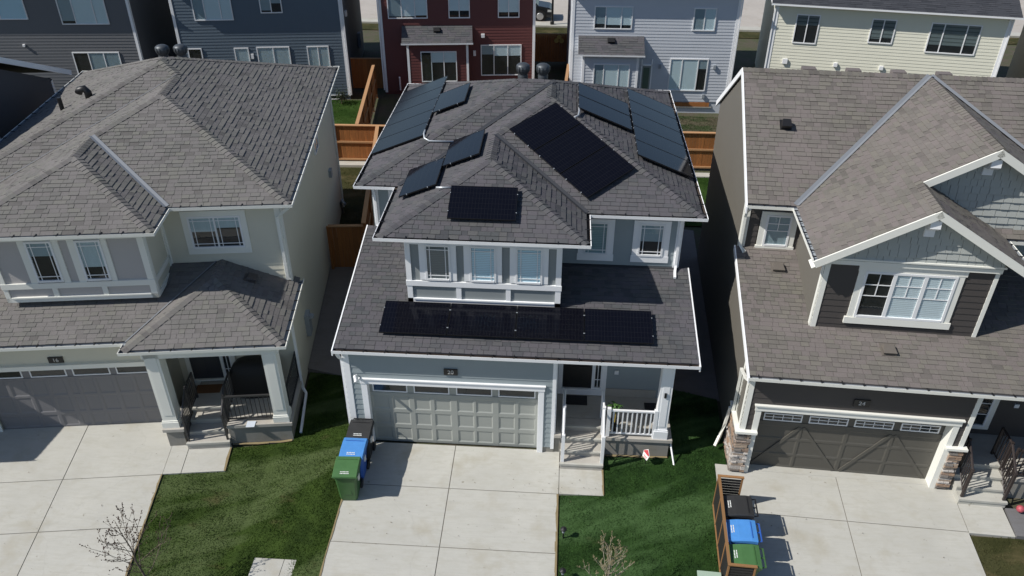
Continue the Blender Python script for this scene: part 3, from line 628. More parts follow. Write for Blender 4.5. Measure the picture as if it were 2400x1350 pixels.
# corner boards
for a in ((f0, 0, .16, .15, 3.41), (f0, 5.64, 5.735, .15, 3.41), (left(-.005, 0), -.16, -.0, .15, 3.41), (right(5.735, 0), 0, .16, .7, 3.41), (front(0, 3.256), 8.94, 9.1, 4.25, 6.05), (right(9.09, 3.256), 0, .16, 4.25, 6.05), (front(0, 4.58), .07, .24, 4.5, 6.05)): board(C, *a)
board(C, front(0, 4.58), .55, .75, 4.6, 6.05)
# bay front
fb = front(0, 1.553); bayb = MB().box(fb, 1.57, 5.755, 3.97, 6.05, -.02, 0).build('bay_wall', SID_C2, C)
for a0, a1, b0, b1 in ((1.565, 1.71, 3.955, 6.05), (5.61, 5.76, 3.955, 6.05), (1.565, 5.76, 3.95, 4.09), (1.71, 5.61, 5.80, 6.05), (2.91, 3.05, 4.09, 4.5), (4.27, 4.4, 4.09, 4.5)): board(C, fb, a0, a1, b0, b1, .035)
board(C, fb, 1.545, 5.78, 4.5, 4.66, .05); board(C, fb, 1.72, 5.6, 4.06, 4.1, .06)
for u0, u1, bl in ((2.10, 2.79, (BLIND_D, 1)), (3.30, 4.01, (BLIND_B, 1)), (4.53, 5.25, (BLIND_B, 1))):
    window(C, fb, u0, u1, 4.70, 5.81, trim=(.155, .155, 0, 0), muntin='prairie', blind=[bl], tmat=WHITE)
fm = front(0, 3.256)
window(C, fm, 6.37, 7.05, 4.70, 5.75, trim=(.16, .16, .09, 0), sill=(.02, .2, .05), muntin='prairie', blind=[(blind_mat('teal_blind', (.3, .42, .44)), 1)])
window(C, fm, 7.9, 8.61, 4.70, 5.75, trim=(.16, .16, .09, 0), sill=(.02, .2, .05), muntin='prairie', blind=[(ROLLER_D, .55)])
# garage door
def garage(house, x0, x1, y, ztop, mat, zsplit, cols, wins, zw, wmat, stile=.024, jamb=.2, panes=1, diag=None):
    fr = front(0, y); d = MB().box(fr, x0, x1, -.03, ztop, -.05, 0).build('garage_door', mat, house)
    xs_ = [x0]+[q for c in cols for q in c]+[x1]; zs_ = [-.03]+[q for c in zsplit for q in c]+[zw[0]-.03]
    for i in range(0, len(xs_), 2): MB().box(fr, xs_[i], xs_[i+1], -.03, zw[0]-.03, 0, stile).build('door_stile', mat, d)
    for i in range(0, len(zs_), 2):
        for (a, b) in cols: MB().box(fr, a, b, zs_[i], zs_[i+1], 0, stile-.002).build('door_rail', mat, d)
    for (a, b) in cols:
        for (c0, c1) in zsplit: MB().add([fr.p(a, c0, stile*.9), fr.p(b, c0, stile*.9), fr.p(b, c1, stile*.9), fr.p(a, c1, stile*.9), fr.p(a+.035, c0+.035, .003), fr.p(b-.035, c0+.035, .003), fr.p(b-.035, c1-.035, .003), fr.p(a+.035, c1-.035, .003)], [(4, 5, 6, 7), (0, 1, 5, 4), (1, 2, 6, 5), (2, 3, 7, 6), (3, 0, 4, 7)]).build('door_panel', mat, d)
    for (a, b) in wins:
        c0, c1 = zw; t = .03; m2 = MB(); m2.box(fr, a, b, c0, c0+t, 0, .025); m2.box(fr, a, b, c1-t, c1, 0, .025); m2.box(fr, a, a+t, c0+t, c1-t, 0, .025); m2.box(fr, b-t, b, c0+t, c1-t, 0, .025)
        m2.box(fr, a+t, b-t, c0+t, c1-t, .001, .003, 1)
        if panes > 1:
            for k in range(1, panes): q = a+(b-a)*k/panes; m2.box(fr, q-.008, q+.008, c0+t, c1-t, .003, .02)
            m2.box(fr, a+t, b-t, (c0+c1)/2+.0-.008, (c0+c1)/2+.008, .003, .021)
            m2.prism(fr, [(a+t, c1-t), (a+t, c1-t-.07), (a+t+(b-a)*.25, c1-t-.012), (b-t-(b-a)*.25, c1-t-.012), (b-t, c1-t-.07), (b-t, c1-t)][::-1], .003, .0205, 2)
        wo = m2.build('door_window', [wmat, DARK, mat], d); MB().box(fr, a+t, b-t, c0+t, c1-t, .008, .011).build('pane', GLASS, wo)
    if diag:
        for k, (p0, p1) in enumerate(diag):
            v = Vector((p1[0]-p0[0], p1[1]-p0[1])); L = v.length; v.normalize(); f2 = F(fr.p(*p0), fr.u*v.x+fr.v*v.y, fr.u*-v.y+fr.v*v.x); MB().box(f2, 0, L, -.045, .045, 0, stile+.012).build('door_brace', mat, d)
    return d
cC = [(.62, 1.1), (1.19, 1.67), (1.8, 2.26), (2.36, 2.83), (3.0, 3.47), (3.53, 4.0), (4.16, 4.62), (4.71, 5.2)]
garage(C, .56, 5.27, .2, 2.3, DOOR_C, [(.06, .5), (.63, 1.08), (1.2, 1.68)], cC, [(.66, 1.63), (1.81, 2.8), (2.99, 3.99), (4.16, 5.18)], (1.82, 2.1), WHITE2)
board(C, f0, .41, .57, -.02, 2.26, .035); board(C, f0, 5.27, 5.42, -.02, 2.26, .035); board(C, f0, .39, 5.44, 2.26, 2.42, .05); board(C, f0, .36, 5.46, 2.42, 2.45, .08)
plain(C, 'door_jamb', WHITE, (right(.41, 0), 0, .21, -.02, 2.27, .14, .16), (left(5.42, 0), -.21, 0, -.02, 2.27, .14, .16), (F((0, 0, 2.26), X, Y), .57, 5.27, 0, .21, -.02, 0))
plain(C, 'foundation', PARGE, (f0, 0, .41, -.1, .2, -.2, -.002), (f0, 5.42, 5.735, -.1, .2, -.2, -.002)); number_plate(C, f0, 2.9, 2.79, '20')
cm = MB(); cm.tube([(.32, -.03, 2.55), (.32, -.14, 2.57)], .02); cm.tube([(.3, -.12, 2.58), (.36, -.28, 2.5)], .045, 8); cm.build('security_camera', WHITE2, C)
# porch
plain(C, 'porch_slab', CONC_D, (W0, 7.1, 9.02, -.05, 1.75, .6, .7), (W0, 5.74, 7.1, .72, 1.75, .6, .7), (W0, 5.735, 5.93, -.05, .72, .6, .7))
plain(C, 'porch_base', PARGE, (W0, 7.13, 8.95, .0, 1.7, -.15, .6), (W0, 5.735, 5.925, .02, .7, -.15, .6)); steps(C, 5.93, 7.11, -.6, .7, .7, 4)
def column(house, x0, x1, y0, y1, z0, z1, mat=None, base=.28):
    mat = mat or house_mat(house); c = MB().box(W0, x0, x1, y0, y1, z0, z1).build('porch_column', mat, house); e = .035
    MB().box(W0, x0-e, x1+e, y0-e, y1+e, z0, z0+base).build('column_base', mat, c); MB().box(W0, x0-e*.6, x1+e*.6, y0-e*.6, y1+e*.6, z0+base, z0+base+.05).build('column_moulding', mat, c)
    MB().box(front(0, y0), x0+.07, x1-.07, z0+.45, z1-.2, 0, .012).build('column_panel', mat, c); return c
column(C, 8.52, 8.84, .02, .34, .7, 3.4); MB().box(W0, 5.74, 9.05, .05, .3, 3.18, 3.4).build('porch_beam', WHITE, C)
fd = front(0, 1.76)
def entry(house, fr, x0, x1, xs, z0, z1, dmat, tmat, tw=.13):
    d = MB().box(fr, x0, x1, z0, z1, 0, .03).build('front_door', dmat, house)
    for c0, c1 in ((.12, .8), (.95, 1.9)):
        for a, b in ((.12, .45), (.55, .88)): MB().box(fr, x0+(x1-x0)*a, x0+(x1-x0)*b, z0+c0, min(z0+c1, z1-.1), .03, .042).build('door_panel', dmat, d)
    MB().tube([fr.p(x1-.07, z0+1.0, .03), fr.p(x1-.07, z0+1.0, .09), fr.p(x1-.16, z0+1.0, .09)], .015, 6).build('door_handle', paint('nickel', (.4, .4, .39), .3, .05, metal=.8), d)
    window(house, fr, x1+.05, xs, z0, z1, fw=.045, muntin=((.15, .85), (.5,)))
    t = MB(); t.box(fr, x0-tw, x0, z0-.25, z1, 0, .05); t.box(fr, xs, xs+tw, z0-.25, z1, 0, .05); t.box(fr, x0-tw, xs+tw, z1, z1+.14, 0, .055); t.box(fr, x0, xs, z0-.26, z0-.03, 0, .045); t.box(fr, x0-.02, xs+.02, z0-.05, z0, 0, .1); t.box(fr, x1, x1+.05, z0, z1, 0, .05); t.build('door_surround', tmat, house)
entry(C, fd, 5.93, 6.78, 7.08, .98, 3.05, BLACKP, WHITE)
MB().box(fd, 7.43, 7.55, 1.55, 1.68, .01, .05).build('intercom', WHITE2, C); board(C, fd, 7.2, 8.7, .7, .98, .02, CONC_D, 'wall_base')
guard(C, (7.22, .06), (8.5, .06), .7, WHITE2); stair_rail(C, 5.99, -.5, .17, .1, .7, .8, WHITE2); stair_rail(C, 7.08, -.5, .17, .1, .7, .8, WHITE2)
MB().tube([(8.97, .2, .66), (9.04, .0, .36), (9.12, -.3, .02)], .028, 4).build('downspout_extension', WHITE2, C)
MB().box(front(0, .02), 8.64, 8.7, 2.2, 2.36, .012, .04).build('doorbell_camera', BLACKP, C)
downspout(C, [(9.0, 3.1, 6.05), (9.02, 3.2, 5.8), (9.02, 3.2, 4.45), (9.0, 3.05, 4.3), (8.98, 2.8, 4.26)]); downspout(C, [(.1, 4.48, 6.0), (.15, 4.5, 5.7), (.15, 4.5, 4.72), (.25, 4.35, 4.68)])
downspout(C, [(-.1, -.2, 3.42), (-.08, -.1, 3.2), (-.06, .05, 3.0), (-.06, .05, .3)]); MB().box(left(-.01, 0), -.3, -.1, 1.0, 1.3, 0, .12).build('meter_box', METALIN, C)
turbine(C, 4.25, 9.75, 7.75); turbine(C, 4.92, 9.75, 7.75)
# conduits
CONDUIT = paint('conduit_grey', (.5, .53, .55), .4, .05, metal=.4)
def conduit(pts, kind, ref, r=.028):
    fr = F(ref, *AX[kind]); q = []
    for a, b, h in pts: q.append((a, b, h))
    return MB().tube(q, r, 8).build('conduit', CONDUIT, C, smooth=True)
ycf = lambda y: 6.095+.406*(y-4.13); xcw = lambda x: 6.095+.406*(x-.842)
conduit([(1.42, 6.46, 7.0), (1.42, 6.22, 6.99), (1.47, 6.0, 6.93), (1.62, 5.93, ycf(5.93)+.05), (2.36, 5.93, ycf(5.93)+.05)], 'f', (0, 0, 0)); conduit([(2.28, 2.84, 6.83), (2.7, 2.84, 6.84)], 'f', (0, 0, 0))
conduit([(6.12, 7.0, 7.66), (6.13, 6.8, 7.62), (6.1, 6.5, 7.6), (5.95, 6.32, 7.58)], 'f', (0, 0, 0))
# ---------------------------------------------------------------- solar panels (things standing on the roof)
PL, PW = 1.8, 1.14
FRAMEM = paint('panel_frame_black', (.012, .012, .014), .35, .1, metal=.3)
def panel_proto():
    root = thing('solar_panel', 'black solar panel', 'solar panel', group='solar panels on the roof of the grey house')
    b = MB(); t = .012
    b.box(W0, 0, PL, 0, t, -.04, 0).box(W0, 0, PL, PW-t, PW, -.04, 0).box(W0, 0, t, t, PW-t, -.04, 0).box(W0, PL-t, PL, t, PW-t, -.04, 0); b.build('frame', FRAMEM, root)
    MB().box(W0, t, PL-t, t, PW-t, -.03, -.004).build('cell_sheet', CELLS, root)
    for q in (.22, .78): MB().box(W0, .02, PL-.02, PW*q-.02, PW*q+.02, -.1, -.042).build('mounting_rail', FRAMEM, root)
    for a, q in ((-.012, .22), (-.012, .78), (PL-.012, .22), (PL-.012, .78)): MB().box(W0, a, a+.024, PW*q-.012, PW*q+.012, -.03, .003).build('clamp', METALIN, root)
    for a, q in ((.2, .22), (1.6, .22), (.2, .78), (1.6, .78)): MB().box(W0, a-.03, a+.03, PW*q-.04, PW*q+.04, -.14, -.1).build('mounting_foot', FRAMEM, root)
    return root
PP = panel_proto(); first = [True]
def panel(fr, label):
    o = PP if first[0] else copy_tree(PP); first[0] = False; o.matrix_basis = fr.mat(); o['label'] = label; return o
c = 1/math.sqrt(1+.406**2); sv = .406*c; hgt = .15; ZE = PC['ze']+.035
nm = ['leftmost', 'second from the left', 'third from the left', 'rightmost']
c2 = 1/math.sqrt(1+sl_c**2); s2 = sl_c*c2
for i in range(4):
    fr = F((.967+i*(PL+.02), .33, zl(.33)), X, (0, c2, s2)); panel(fr.at(0, 0, hgt), 'black solar panel above the garage, %s in the row of four' % nm[i])
fr = F((2.71, 1.79, ZE+.406*(1.79-1.126)), X, (0, c, sv)); panel(fr.at(0, 0, hgt), 'single black solar panel on the front slope above the three bay windows')
WS = lambda x, y: F((x, y, ZE+.406*(x-PC['xm'])), (0, -1, 0), (c, 0, sv))
panel(WS(2.31, 6.05).at(0, 0, hgt), 'blue tinted solar panel on the left bay slope, the one nearer the ridge'); panel(WS(1.23, 4.88).at(0, 0, hgt), 'blue tinted solar panel on the left bay slope, the one nearer the gutter')
WL = lambda x, y: F((x, y, ZE+.406*(x-PC['xl'])), (0, -1, 0), (c, 0, sv))
n5 = ['frontmost', 'second from front', 'middle one', 'fourth from front', 'rearmost']
panel(WL(1.46, 9.85).at(0, 0, hgt), 'single blue tinted solar panel right beside the row of five at the left gutter')
for i in range(5):  # portrait panels: long side runs up the slope
    fr = WL(-.27, 6.3+i*(PW+.006)).at(0, 0, .1); panel(F(fr.p(0, 0), fr.v, -fr.u), 'grey sheened solar panel in the row of five at the left gutter, %s' % n5[i])
ES = lambda x, y: F((x, y, ZE+.406*(PC['xr']-x)), Y, (-c, 0, sv))
for i in range(5):
    fr = ES(9.47, 5.12+(i+1)*(PW+.02)).at(0, 0, hgt); panel(F(fr.p(0, 0), fr.v, -fr.u), 'dark blue solar panel in the row of five at the right gutter, %s' % n5[i])
for i in range(2):
    fr = ES(7.73, 6.9+(i+1)*(PW+.04)).at(0, 0, hgt); panel(F(fr.p(0, 0), fr.v, -fr.u), 'dark blue solar panel in the pair beside the right ridge, %s' % ('nearer the street' if i == 0 else 'farther from the street'))
a0 = Vector((4.07, 5.76, ZE+.406*(5.76-2.824))); d1 = Vector((2.35, -2.44, -.406*2.44)); fr0 = F(a0, X, (0, c, sv)); d1.normalize(); d2 = fr0.n.cross(d1)
for i in range(3):
    o = a0+d1*(i*(PW+.03)); fr = F(o+d1*PW, d2, -d1) if False else F(o, d1, d2); o2 = fr.at(0, 0, hgt)
    panel(F(o2.p(PW, 0), o2.v, -o2.u), 'black solar panel in the slanting group of three on the front slope, %s' % ('nearest the ridge' if i == 0 else 'middle' if i == 1 else 'nearest the gutter'))

# ================================================================ house 16 (beige, left)
SID_L = paint('beige_siding', (.62, .595, .49), .6, .05, bmp=.04); PAN_L = paint('taupe_panel', (.45, .43, .42), .65, .06, bmp=.08); DOOR_L = paint('taupe_door', (.19, .185, .19), .55, .05)
L = thing('house', 'beige two-storey house with taupe hip roof and number 16 over a dark taupe garage door', 'house', *FR['L'], group='two-storey houses along the front street'); HM[L.name] = CREAMTRIM
PLh = dict(xl=-2.82, xr=7.386, yl=3.6, yk=14.235, xm=-1.48, yr=1.724, xb=4.038, ye=.304, ze=6.205, vw=.025)
roofL, rfL, _, _ = hip_roof(L, PLh, SH_L, VALLEY_L, METALIN)
sg = .327; zg = lambda y: 3.40+sg*(y+.62); sp = .44; zp = lambda d: 3.40+sp*d
lean_slope(L, 'garage_roof', rfL, SH_L, [(-2.7, -.5, zg(-.5)), (2.87, -.5, zg(-.5)), (4.9, 2.14, zg(2.14)), (-2.7, 2.14, zg(2.14))], sg)
e = .11; px0, px1, py, pm = 2.803, 7.225, -1.051, 5.014; hp = pm-px0
PA = (pm, py+hp, zp(hp)); PB = (pm, 2.14, zp(hp)); porchL, pf_ = lean_slope(L, 'porch_roof', rfL, SH_L, [(px0+e, py+e, zp(e)), (px1-e, py+e, zp(e)), PA], sp)
lean_slope(L, 'porch_roof', rfL, SH_L, [(px1-e, py+e, zp(e)), (px1-e, 2.45, zp(e)), (6.95, 2.45, zp(px1-6.95)), (6.95, 2.14, zp(px1-6.95)), PB, PA], sp, 'e')
lean_slope(L, 'porch_roof', rfL, SH_L, [(px0+e, -.5, zp(e)), (px0+e, py+e, zp(e)), PA, PB, (4.82, 2.14, zp(4.82-px0))], sp, 'w')
cs = 1/math.hypot(1, sp); nF, nE, nW = (0, -sp*cs, cs), (sp*cs, 0, cs), (-sp*cs, 0, cs)
caps(porchL, SH_L, (px0+e, py+e, zp(e)), PA, nW, nF); caps(porchL, SH_L, (px1-e, py+e, zp(e)), PA, nE, nF); caps(porchL, SH_L, PA, PB, nW, nE)
vb = MB(); strip(vb, (2.87, -.55, zg(-.55)), (4.85, 2.14, zg(2.14)), (0, -sg/math.hypot(1, sg), 1/math.hypot(1, sg)), nW, .035); vb.build('valley_flashing', VALLEY_L, porchL)
fr = pf_.at(0, 0); frE = F((px1-e, py+e, zp(e)), Y, (-cs, 0, sp*cs)); box_vent(L, frE, 2.55, 1.35, paint('brown_vent', (.07, .06, .055), .6), .3, .26, .12)
gutter(L, [(-2.7, -.62), (2.803, -.62), (2.803, -1.051), (7.225, -1.051), (7.225, 2.45)], METALIN, 3.34, hang=.5)
MB().prism(W0, [(-2.7, -.55), (2.86, -.55), (2.86, -.98), (7.15, -.98), (7.15, 2.4), (6.9, 2.4), (6.9, 1.1), (3.8, 1.1), (3.8, .05), (-2.7, .05)], 3.33, 3.345).build('soffit', CREAMTRIM, L)
rfL.finish()
plain(L, 'wall_core', SID_L, (W0, -2.6, 3.4, .12, 13.7, -.2, 3.33), (W0, 3.4, 6.87, 1.2, 13.7, -.2, 3.33), (W0, -2.3, 6.87, 4.1, 13.7, 3.3, 6.2), (W0, -.5, 6.87, 2.2, 4.1, 3.3, 6.2), (W0, -.5, 3.5, .8, 2.2, 4.08, 6.2))
lf = front(0, 0); siding(L, lf, [(-2.6, 2.3), (3.4, 2.3), (3.4, 3.34), (-2.6, 3.34)], SID_L, .185)
siding(L, front(0, 2.149), [(3.533, 3.6), (6.91, 3.6), (6.91, 6.2), (3.533, 6.2)], SID_L, .185, [(4.13, 5.9, 4.62, 5.95)])
siding(L, right(6.91, 0), [(1.15, 0), (13.75, 0), (13.75, 6.2), (2.149, 6.2), (2.149, 3.3), (1.15, 3.3)], SID_L, .185, lap=.012); siding(L, front(0, 1.15), [(3.4, .6), (6.91, .6), (6.91, 3.34), (3.4, 3.34)], SID_L, .185, [(3.6, 5.1, .6, 2.95)], wallname='porch_wall')
siding(L, left(-2.3, 0), [(-13.7, 0), (0, 0), (0, 3.3), (-4.1, 3.3), (-4.1, 6.2), (-13.7, 6.2)], SID_L, .185); plain(L, 'garage_side_wall', SID_L, (right(3.4, 0), .0, 1.15, .0, 3.33, -.02, .0))
for a in ((front(0, 2.149), 6.76, 6.92, 3.6, 6.2), (right(6.915, 2.149), 0, .15, 3.5, 6.2), (right(6.915, 0), 1.15, 1.3, .6, 3.3), (front(0, 2.149), 3.54, 3.6, 4.2, 6.2)): board(L, *a)
fb = front(0, .738); MB().box(fb, -.55, 3.533, 4.08, 6.2, -.02, 0).build('bay_wall', PAN_L, L); plain(L, 'bay_side_wall', SID_L, (right(3.53, 0), .76, 2.149, 4.08, 6.2, -.02, 0)); MB().box(W0, -.55, 3.53, .745, 2.2, 4.06, 4.08).build('bay_underside', CREAMTRIM, L)
rb = right(3.53, 0); board(L, rb, .74, .86, 4.05, 6.2); board(L, rb, .86, 2.1, 4.05, 4.19); board(L, rb, .86, 2.1, 4.48, 4.63); board(L, rb, 2.03, 2.14, 4.05, 6.2)
for a0, a1, b0, b1 in ((-.55, -.43, 4.05, 6.2), (3.37, 3.54, 4.05, 6.2), (-.55, 3.54, 4.05, 4.19), (-.43, 3.37, 5.97, 6.2), (.75, .89, 4.19, 4.48), (2.08, 2.22, 4.19, 4.48)): board(L, fb, a0, a1, b0, b1, .035)
board(L, fb, -.57, 3.56, 4.48, 4.65, .05); board(L, fb, -.4, 3.36, 4.17, 4.21, .06); board(L, fb, 2.42, 2.57, 4.65, 5.97, .035); board(L, fb, 1.55, 1.74, 4.65, 5.97, .035); board(L, fb, .27, .45, 4.65, 5.97, .035); board(L, fb, 1.15, 1.32, 4.65, 5.97, .035)
window(L, fb, .455, 1.15, 4.69, 5.96, muntin='prairie', blind=[(ROLLER_D, .35)]); window(L, fb, 1.745, 2.42, 4.69, 5.95, muntin='prairie', blind=[(CURTAIN, .68)])
window(L, front(0, 2.149), 4.29, 5.78, 4.79, 5.83, (1, 1), trim=(.16, .16, .17, .19), muntin='prairie', blind=[(CURTAIN, .48), (CURTAIN, .36)])
cL = [(-1.55, -1.08), (-1.0, -.6), (-.5, -.06), (.05, .5), (.85, 1.3), (1.42, 1.84), (2.0, 2.42), (2.52, 2.95)]
cL = [(-1.62, -1.12), (-1.04, -.58), (-.5, -.03), (.06, .5), (.62, .84), (.92, 1.32), (1.4, 1.85), (1.95, 2.4), (2.48, 2.96)]
garage(L, -1.7, 3.06, .08, 2.3, DOOR_L, [(.05, .47), (.58, 1.15), (1.22, 1.8)], cL, [(-1.55, -.56), (-.34, .66), (.84, 1.87), (2.05, 3.03)], (1.9, 2.19), WHITE2, stile=.02)
board(L, lf, 3.06, 3.3, 0, 2.22, .04); board(L, lf, -1.9, -1.7, 0, 2.22, .04); board(L, lf, -1.95, 3.3, 2.22, 2.36, .05); board(L, lf, -1.95, 3.3, 2.36, 2.39, .08)
plain(L, 'garage_side_panel', CREAMTRIM, (W0, 3.3, 3.4, -.01, .12, 0, 3.34)); number_plate(L, lf, .57, 2.56+.0, '16', .4, .2)
column(L, 3.36, 3.76, -.9, -.5, .62, 3.33, base=.2); column(L, 6.5, 6.88, -.93, -.55, .66, 3.33, base=.2); MB().box(W0, 3.3, 6.95, -.9, -.6, 3.1, 3.33).build('porch_beam', CREAMTRIM, L)
plain(L, 'pier', PARGE, (W0, 3.38, 3.86, -.95, .0, -.2, .52)); plain(L, 'pier_cap', CONC_D, (W0, 3.32, 3.92, -1.01, .0, .52, .62))
plain(L, 'porch_slab', CONC_D, (W0, 5.13, 6.98, -1.0, 1.15, .55, .65), (W0, 3.9, 5.13, .2, 1.15, .55, .65)); plain(L, 'porch_base', PARGE, (W0, 5.15, 6.93, -.95, 1.1, -.2, .55)); steps(L, 3.94, 5.14, -1.12, .2, .65, 4)
entry(L, front(0, 1.15), 3.72, 4.62, 4.95, .75, 2.85, paint('slate_door', (.035, .038, .045), .5), CREAMTRIM)
RAILM = paint('bronze_rail', (.045, .045, .047), .45, .1, metal=.3)
stair_rail(L, 3.98, -1.02, .16, -.35, .65, .35, RAILM, n=6, post=.025); stair_rail(L, 5.08, -1.02, .16, -.35, .65, .3, RAILM, n=6, post=.025); guard(L, (5.15, -.8), (6.5, -.8), .65, RAILM, n=10, post=.02, bw=.009); guard(L, (6.88, -.5), (6.88, 1.1), .65, RAILM, n=12, post=.02, bw=.009)
window(L, right(6.915, 0), 8.62, 9.5, 4.82, 5.3, (1, 1)); MB().box(right(6.915, 0), 11.05, 11.35, 2.8, 3.1, 0, .12).build('wall_vent', METALIN, L)
MB().tube([(6.98, 13.1, .1), (6.98, 12.9, .75), (7.05, 12.75, .95), (7.2, 12.6, .8)], .06, 8).build('vent_pipe', METALIN, L, smooth=True)
MB().box(right(6.915, 0), 2.9, 3.3, .9, 1.7, 0, .14).build('electric_meter_box', METALIN, L); MB().lathe((7.1, 3.1, 1.5), [(.02, 0), (.1, .02), (.1, .12), (.02, .15)], 12).build('meter_dial', METALIN, L)
downspout(L, [(7.3, 1.85, 6.2), (7.05, 2.0, 5.95), (6.84, 2.08, 5.75), (6.84, 2.08, 3.75)], .055); downspout(L, [(7.15, 2.3, 3.35), (7.0, 1.6, 3.08), (6.98, .95, 2.9), (6.98, .95, .35), (7.08, .85, .2), (7.12, -.75, .03)], .05, WHITE2); downspout(L, [(6.97, 13.6, 6.1), (6.97, 13.6, .2)], .045)
turbine(L, 1.84, 10.35, 8.0); turbine(L, 2.47, 10.35, 8.0)
zW = lambda x: 6.24+.406*(x+2.82)
MB().tube([(-.95, 7.85, zW(-.95)-.05), (-.95, 7.85, zW(-.95)+.42)], .07, 10).build('plumbing_stack', BLACKP, L); gn = MB(); gn.tube([(.0, 7.9, zW(0)-.05), (.0, 7.9, zW(0)+.18), (-.08, 7.9, zW(0)+.3), (-.24, 7.9, zW(0)+.26), (-.3, 7.9, zW(0)+.16)], .12, 10); gn.build('gooseneck_vent', BLACKP, L, smooth=True)
# ================================================================ house 24 (brown, right)
SID_R = paint('brown_siding_shaded', (.062, .055, .052), .6, .07, bmp=.04); SID_R_LIT = paint('brown_siding_lit', (.13, .122, .105), .6, .06, bmp=.04); SHK = paint('grey_shake', (.4, .42, .4), .7, .08, bmp=.06); DOOR_R = paint('olive_brown_door', (.085, .08, .068), .55, .06); RAILB = paint('brown_rail', (.035, .027, .025), .5, .1)  # one brown siding: sunlit left walls coloured lighter, shaded front coloured darker
Rh = thing('house', 'dark brown two-storey house with twin gables, stone pillars and number 24 over the garage', 'house', *FR['R'], group='two-storey houses along the front street'); HM[Rh.name] = CREAMTRIM
sR = .6; ze = 6.185; zm = lambda y: ze+sR*(y-3.855); zw_ = lambda x: ze+sR*(x-1.16); zk = lambda y: ze+sR*(y-2.62)
rfR = Roofer(Rh, SH_R, .152); ry = 8.08; rz = zm(ry); gx1, gy1, gx2, gy2 = 3.75, 1.1, 5.36, 2.62; XR = 12.5
e = .1
mainR, mfr = lean_slope(Rh, 'roof', rfR, SH_R, [(-.05, 3.855+e, zm(3.855+e)), (1.16+e, 3.855+e, zm(3.855+e)), (gx2, ry-.03, zm(ry-.03)), (gx2, ry, rz), (-.05, ry, rz)], sR)
lean_slope(Rh, 'roof', rfR, SH_R, [(gx2+.001, ry-.03, zm(ry-.03)), (9.56, 3.9, zm(3.9)), (XR, 3.9, zm(3.9)), (XR, ry, rz), (gx2, ry, rz)], sR)
lean_slope(Rh, 'roof', rfR, SH_R, [(XR, 12.3, ze), (-.05, 12.3, ze), (-.05, ry, rz), (XR, ry, rz)], sR, 'b')
zw2 = lambda x: ze+sR*(x-1.16)
gabR, gfr = lean_slope(Rh, 'gable_roof', rfR, SH_R, [(1.16+e, 3.855+e, zw2(1.16+e)), (1.16+e, gy1, zw2(1.16+e)), (gx1, gy1, zw2(gx1)), (gx1, gy2, zw2(gx1)), (gx2, gy2, zw2(gx2)), (gx2, ry-.03, zw2(gx2))], sR, 'w')
ze1 = lambda x: zw2(gx1)-sR*(x-gx1); ze2 = lambda x: zw2(gx2)-sR*(x-gx2)
lean_slope(Rh, 'gable_roof', rfR, SH_R, [(6.34-e, gy1, ze1(6.34-e)), (6.34-e, 2.62+e, ze1(6.34-e)), (5.7, 3.22, ze1(5.7)), (gx1, 3.22, ze1(gx1)), (gx1, gy1, ze1(gx1))], sR, 'e')
lean_slope(Rh, 'gable_roof', rfR, SH_R, [(9.56, gy2, ze2(9.56)), (9.56, 3.86, ze2(9.56)), (gx2, ry-.03, ze2(gx2)), (gx2, gy2, ze2(gx2))], sR, 'e')
lean_slope(Rh, 'skirt_roof', rfR, SH_R, [(6.34-e, 2.62+e, zk(2.62+e)), (XR, 2.62+e, zk(2.62+e)), (XR, 3.25, zk(3.25)), (5.7, 3.25, zk(3.25))], sR)
slr = .253; zr_ = lambda y: 3.535+slr*(y+.377)
lowR, lrf = lean_slope(Rh, 'lower_roof', rfR, SH_R, [(-.11, -.26, zr_(-.26)), (XR, -.26, zr_(-.26)), (XR, 4.29, zr_(4.29)), (5.75, 4.29, zr_(4.29)), (5.75, 1.49, zr_(1.49)), (1.6, 1.49, zr_(1.49)), (1.6, 4.29, zr_(4.29)), (-.11, 4.29, zr_(4.29))], slr)
cR = 1/math.hypot(1, sR); nF, nE, nW, nB = (0, -sR*cR, cR), (sR*cR, 0, cR), (-sR*cR, 0, cR), (0, sR*cR, cR)
caps(mainR, SH_R, (-.05, ry, rz+.0), (XR, ry, rz), nF, nB); caps(gabR, SH_R, (gx1, gy1, zw2(gx1)), (gx1, gy2+.3, zw2(gx1)), nW, nE); caps(gabR, SH_R, (gx2, gy2, zw2(gx2)), (gx2, ry-.1, zw2(gx2)), nW, nE)
vb = MB(); strip(vb, (1.16+e, 3.855+e, zm(3.855+e)), (gx2, ry-.03, zm(ry-.03)), nF, nW, .11); strip(vb, (9.56, 3.9, zm(3.9)), (gx2, ry-.03, zm(ry-.03)), nF, nE, .11); vb.build('valley_flashing', VALLEY_L, mainR)
for x in (1.9, 3.2, 4.5, 5.8): MB().box(F((x, ry, rz), X, Y), -.2, .2, .02, .3, -.16, .05).build('ridge_vent', SH_R, Rh)
gutter(Rh, [(-.08, 3.855), (1.16, 3.855), (1.16, gy1)], METALIN, 6.13, hang=.3); gutter(Rh, [(6.34, gy1), (6.34, 2.62), (XR, 2.62)], METALIN, 6.13, hang=.3); gutter(Rh, [(-.144, -.377), (XR, -.377)], METALIN, 3.47, hang=.5)
BV_ = paint('brown_vent', (.07, .06, .055), .6); box_vent(Rh, mfr, 1.14, 2.72, BLACKP, .26, .26, .2)
box_vent(Rh, lrf, 1.1, 3.86, paint('taupe_vent', (.13, .115, .1), .6), .3, .3, .13); box_vent(Rh, lrf, 3.56, 1.12, paint('taupe_vent', (.13, .115, .1), .6), .3, .3, .13)
rfR.finish()
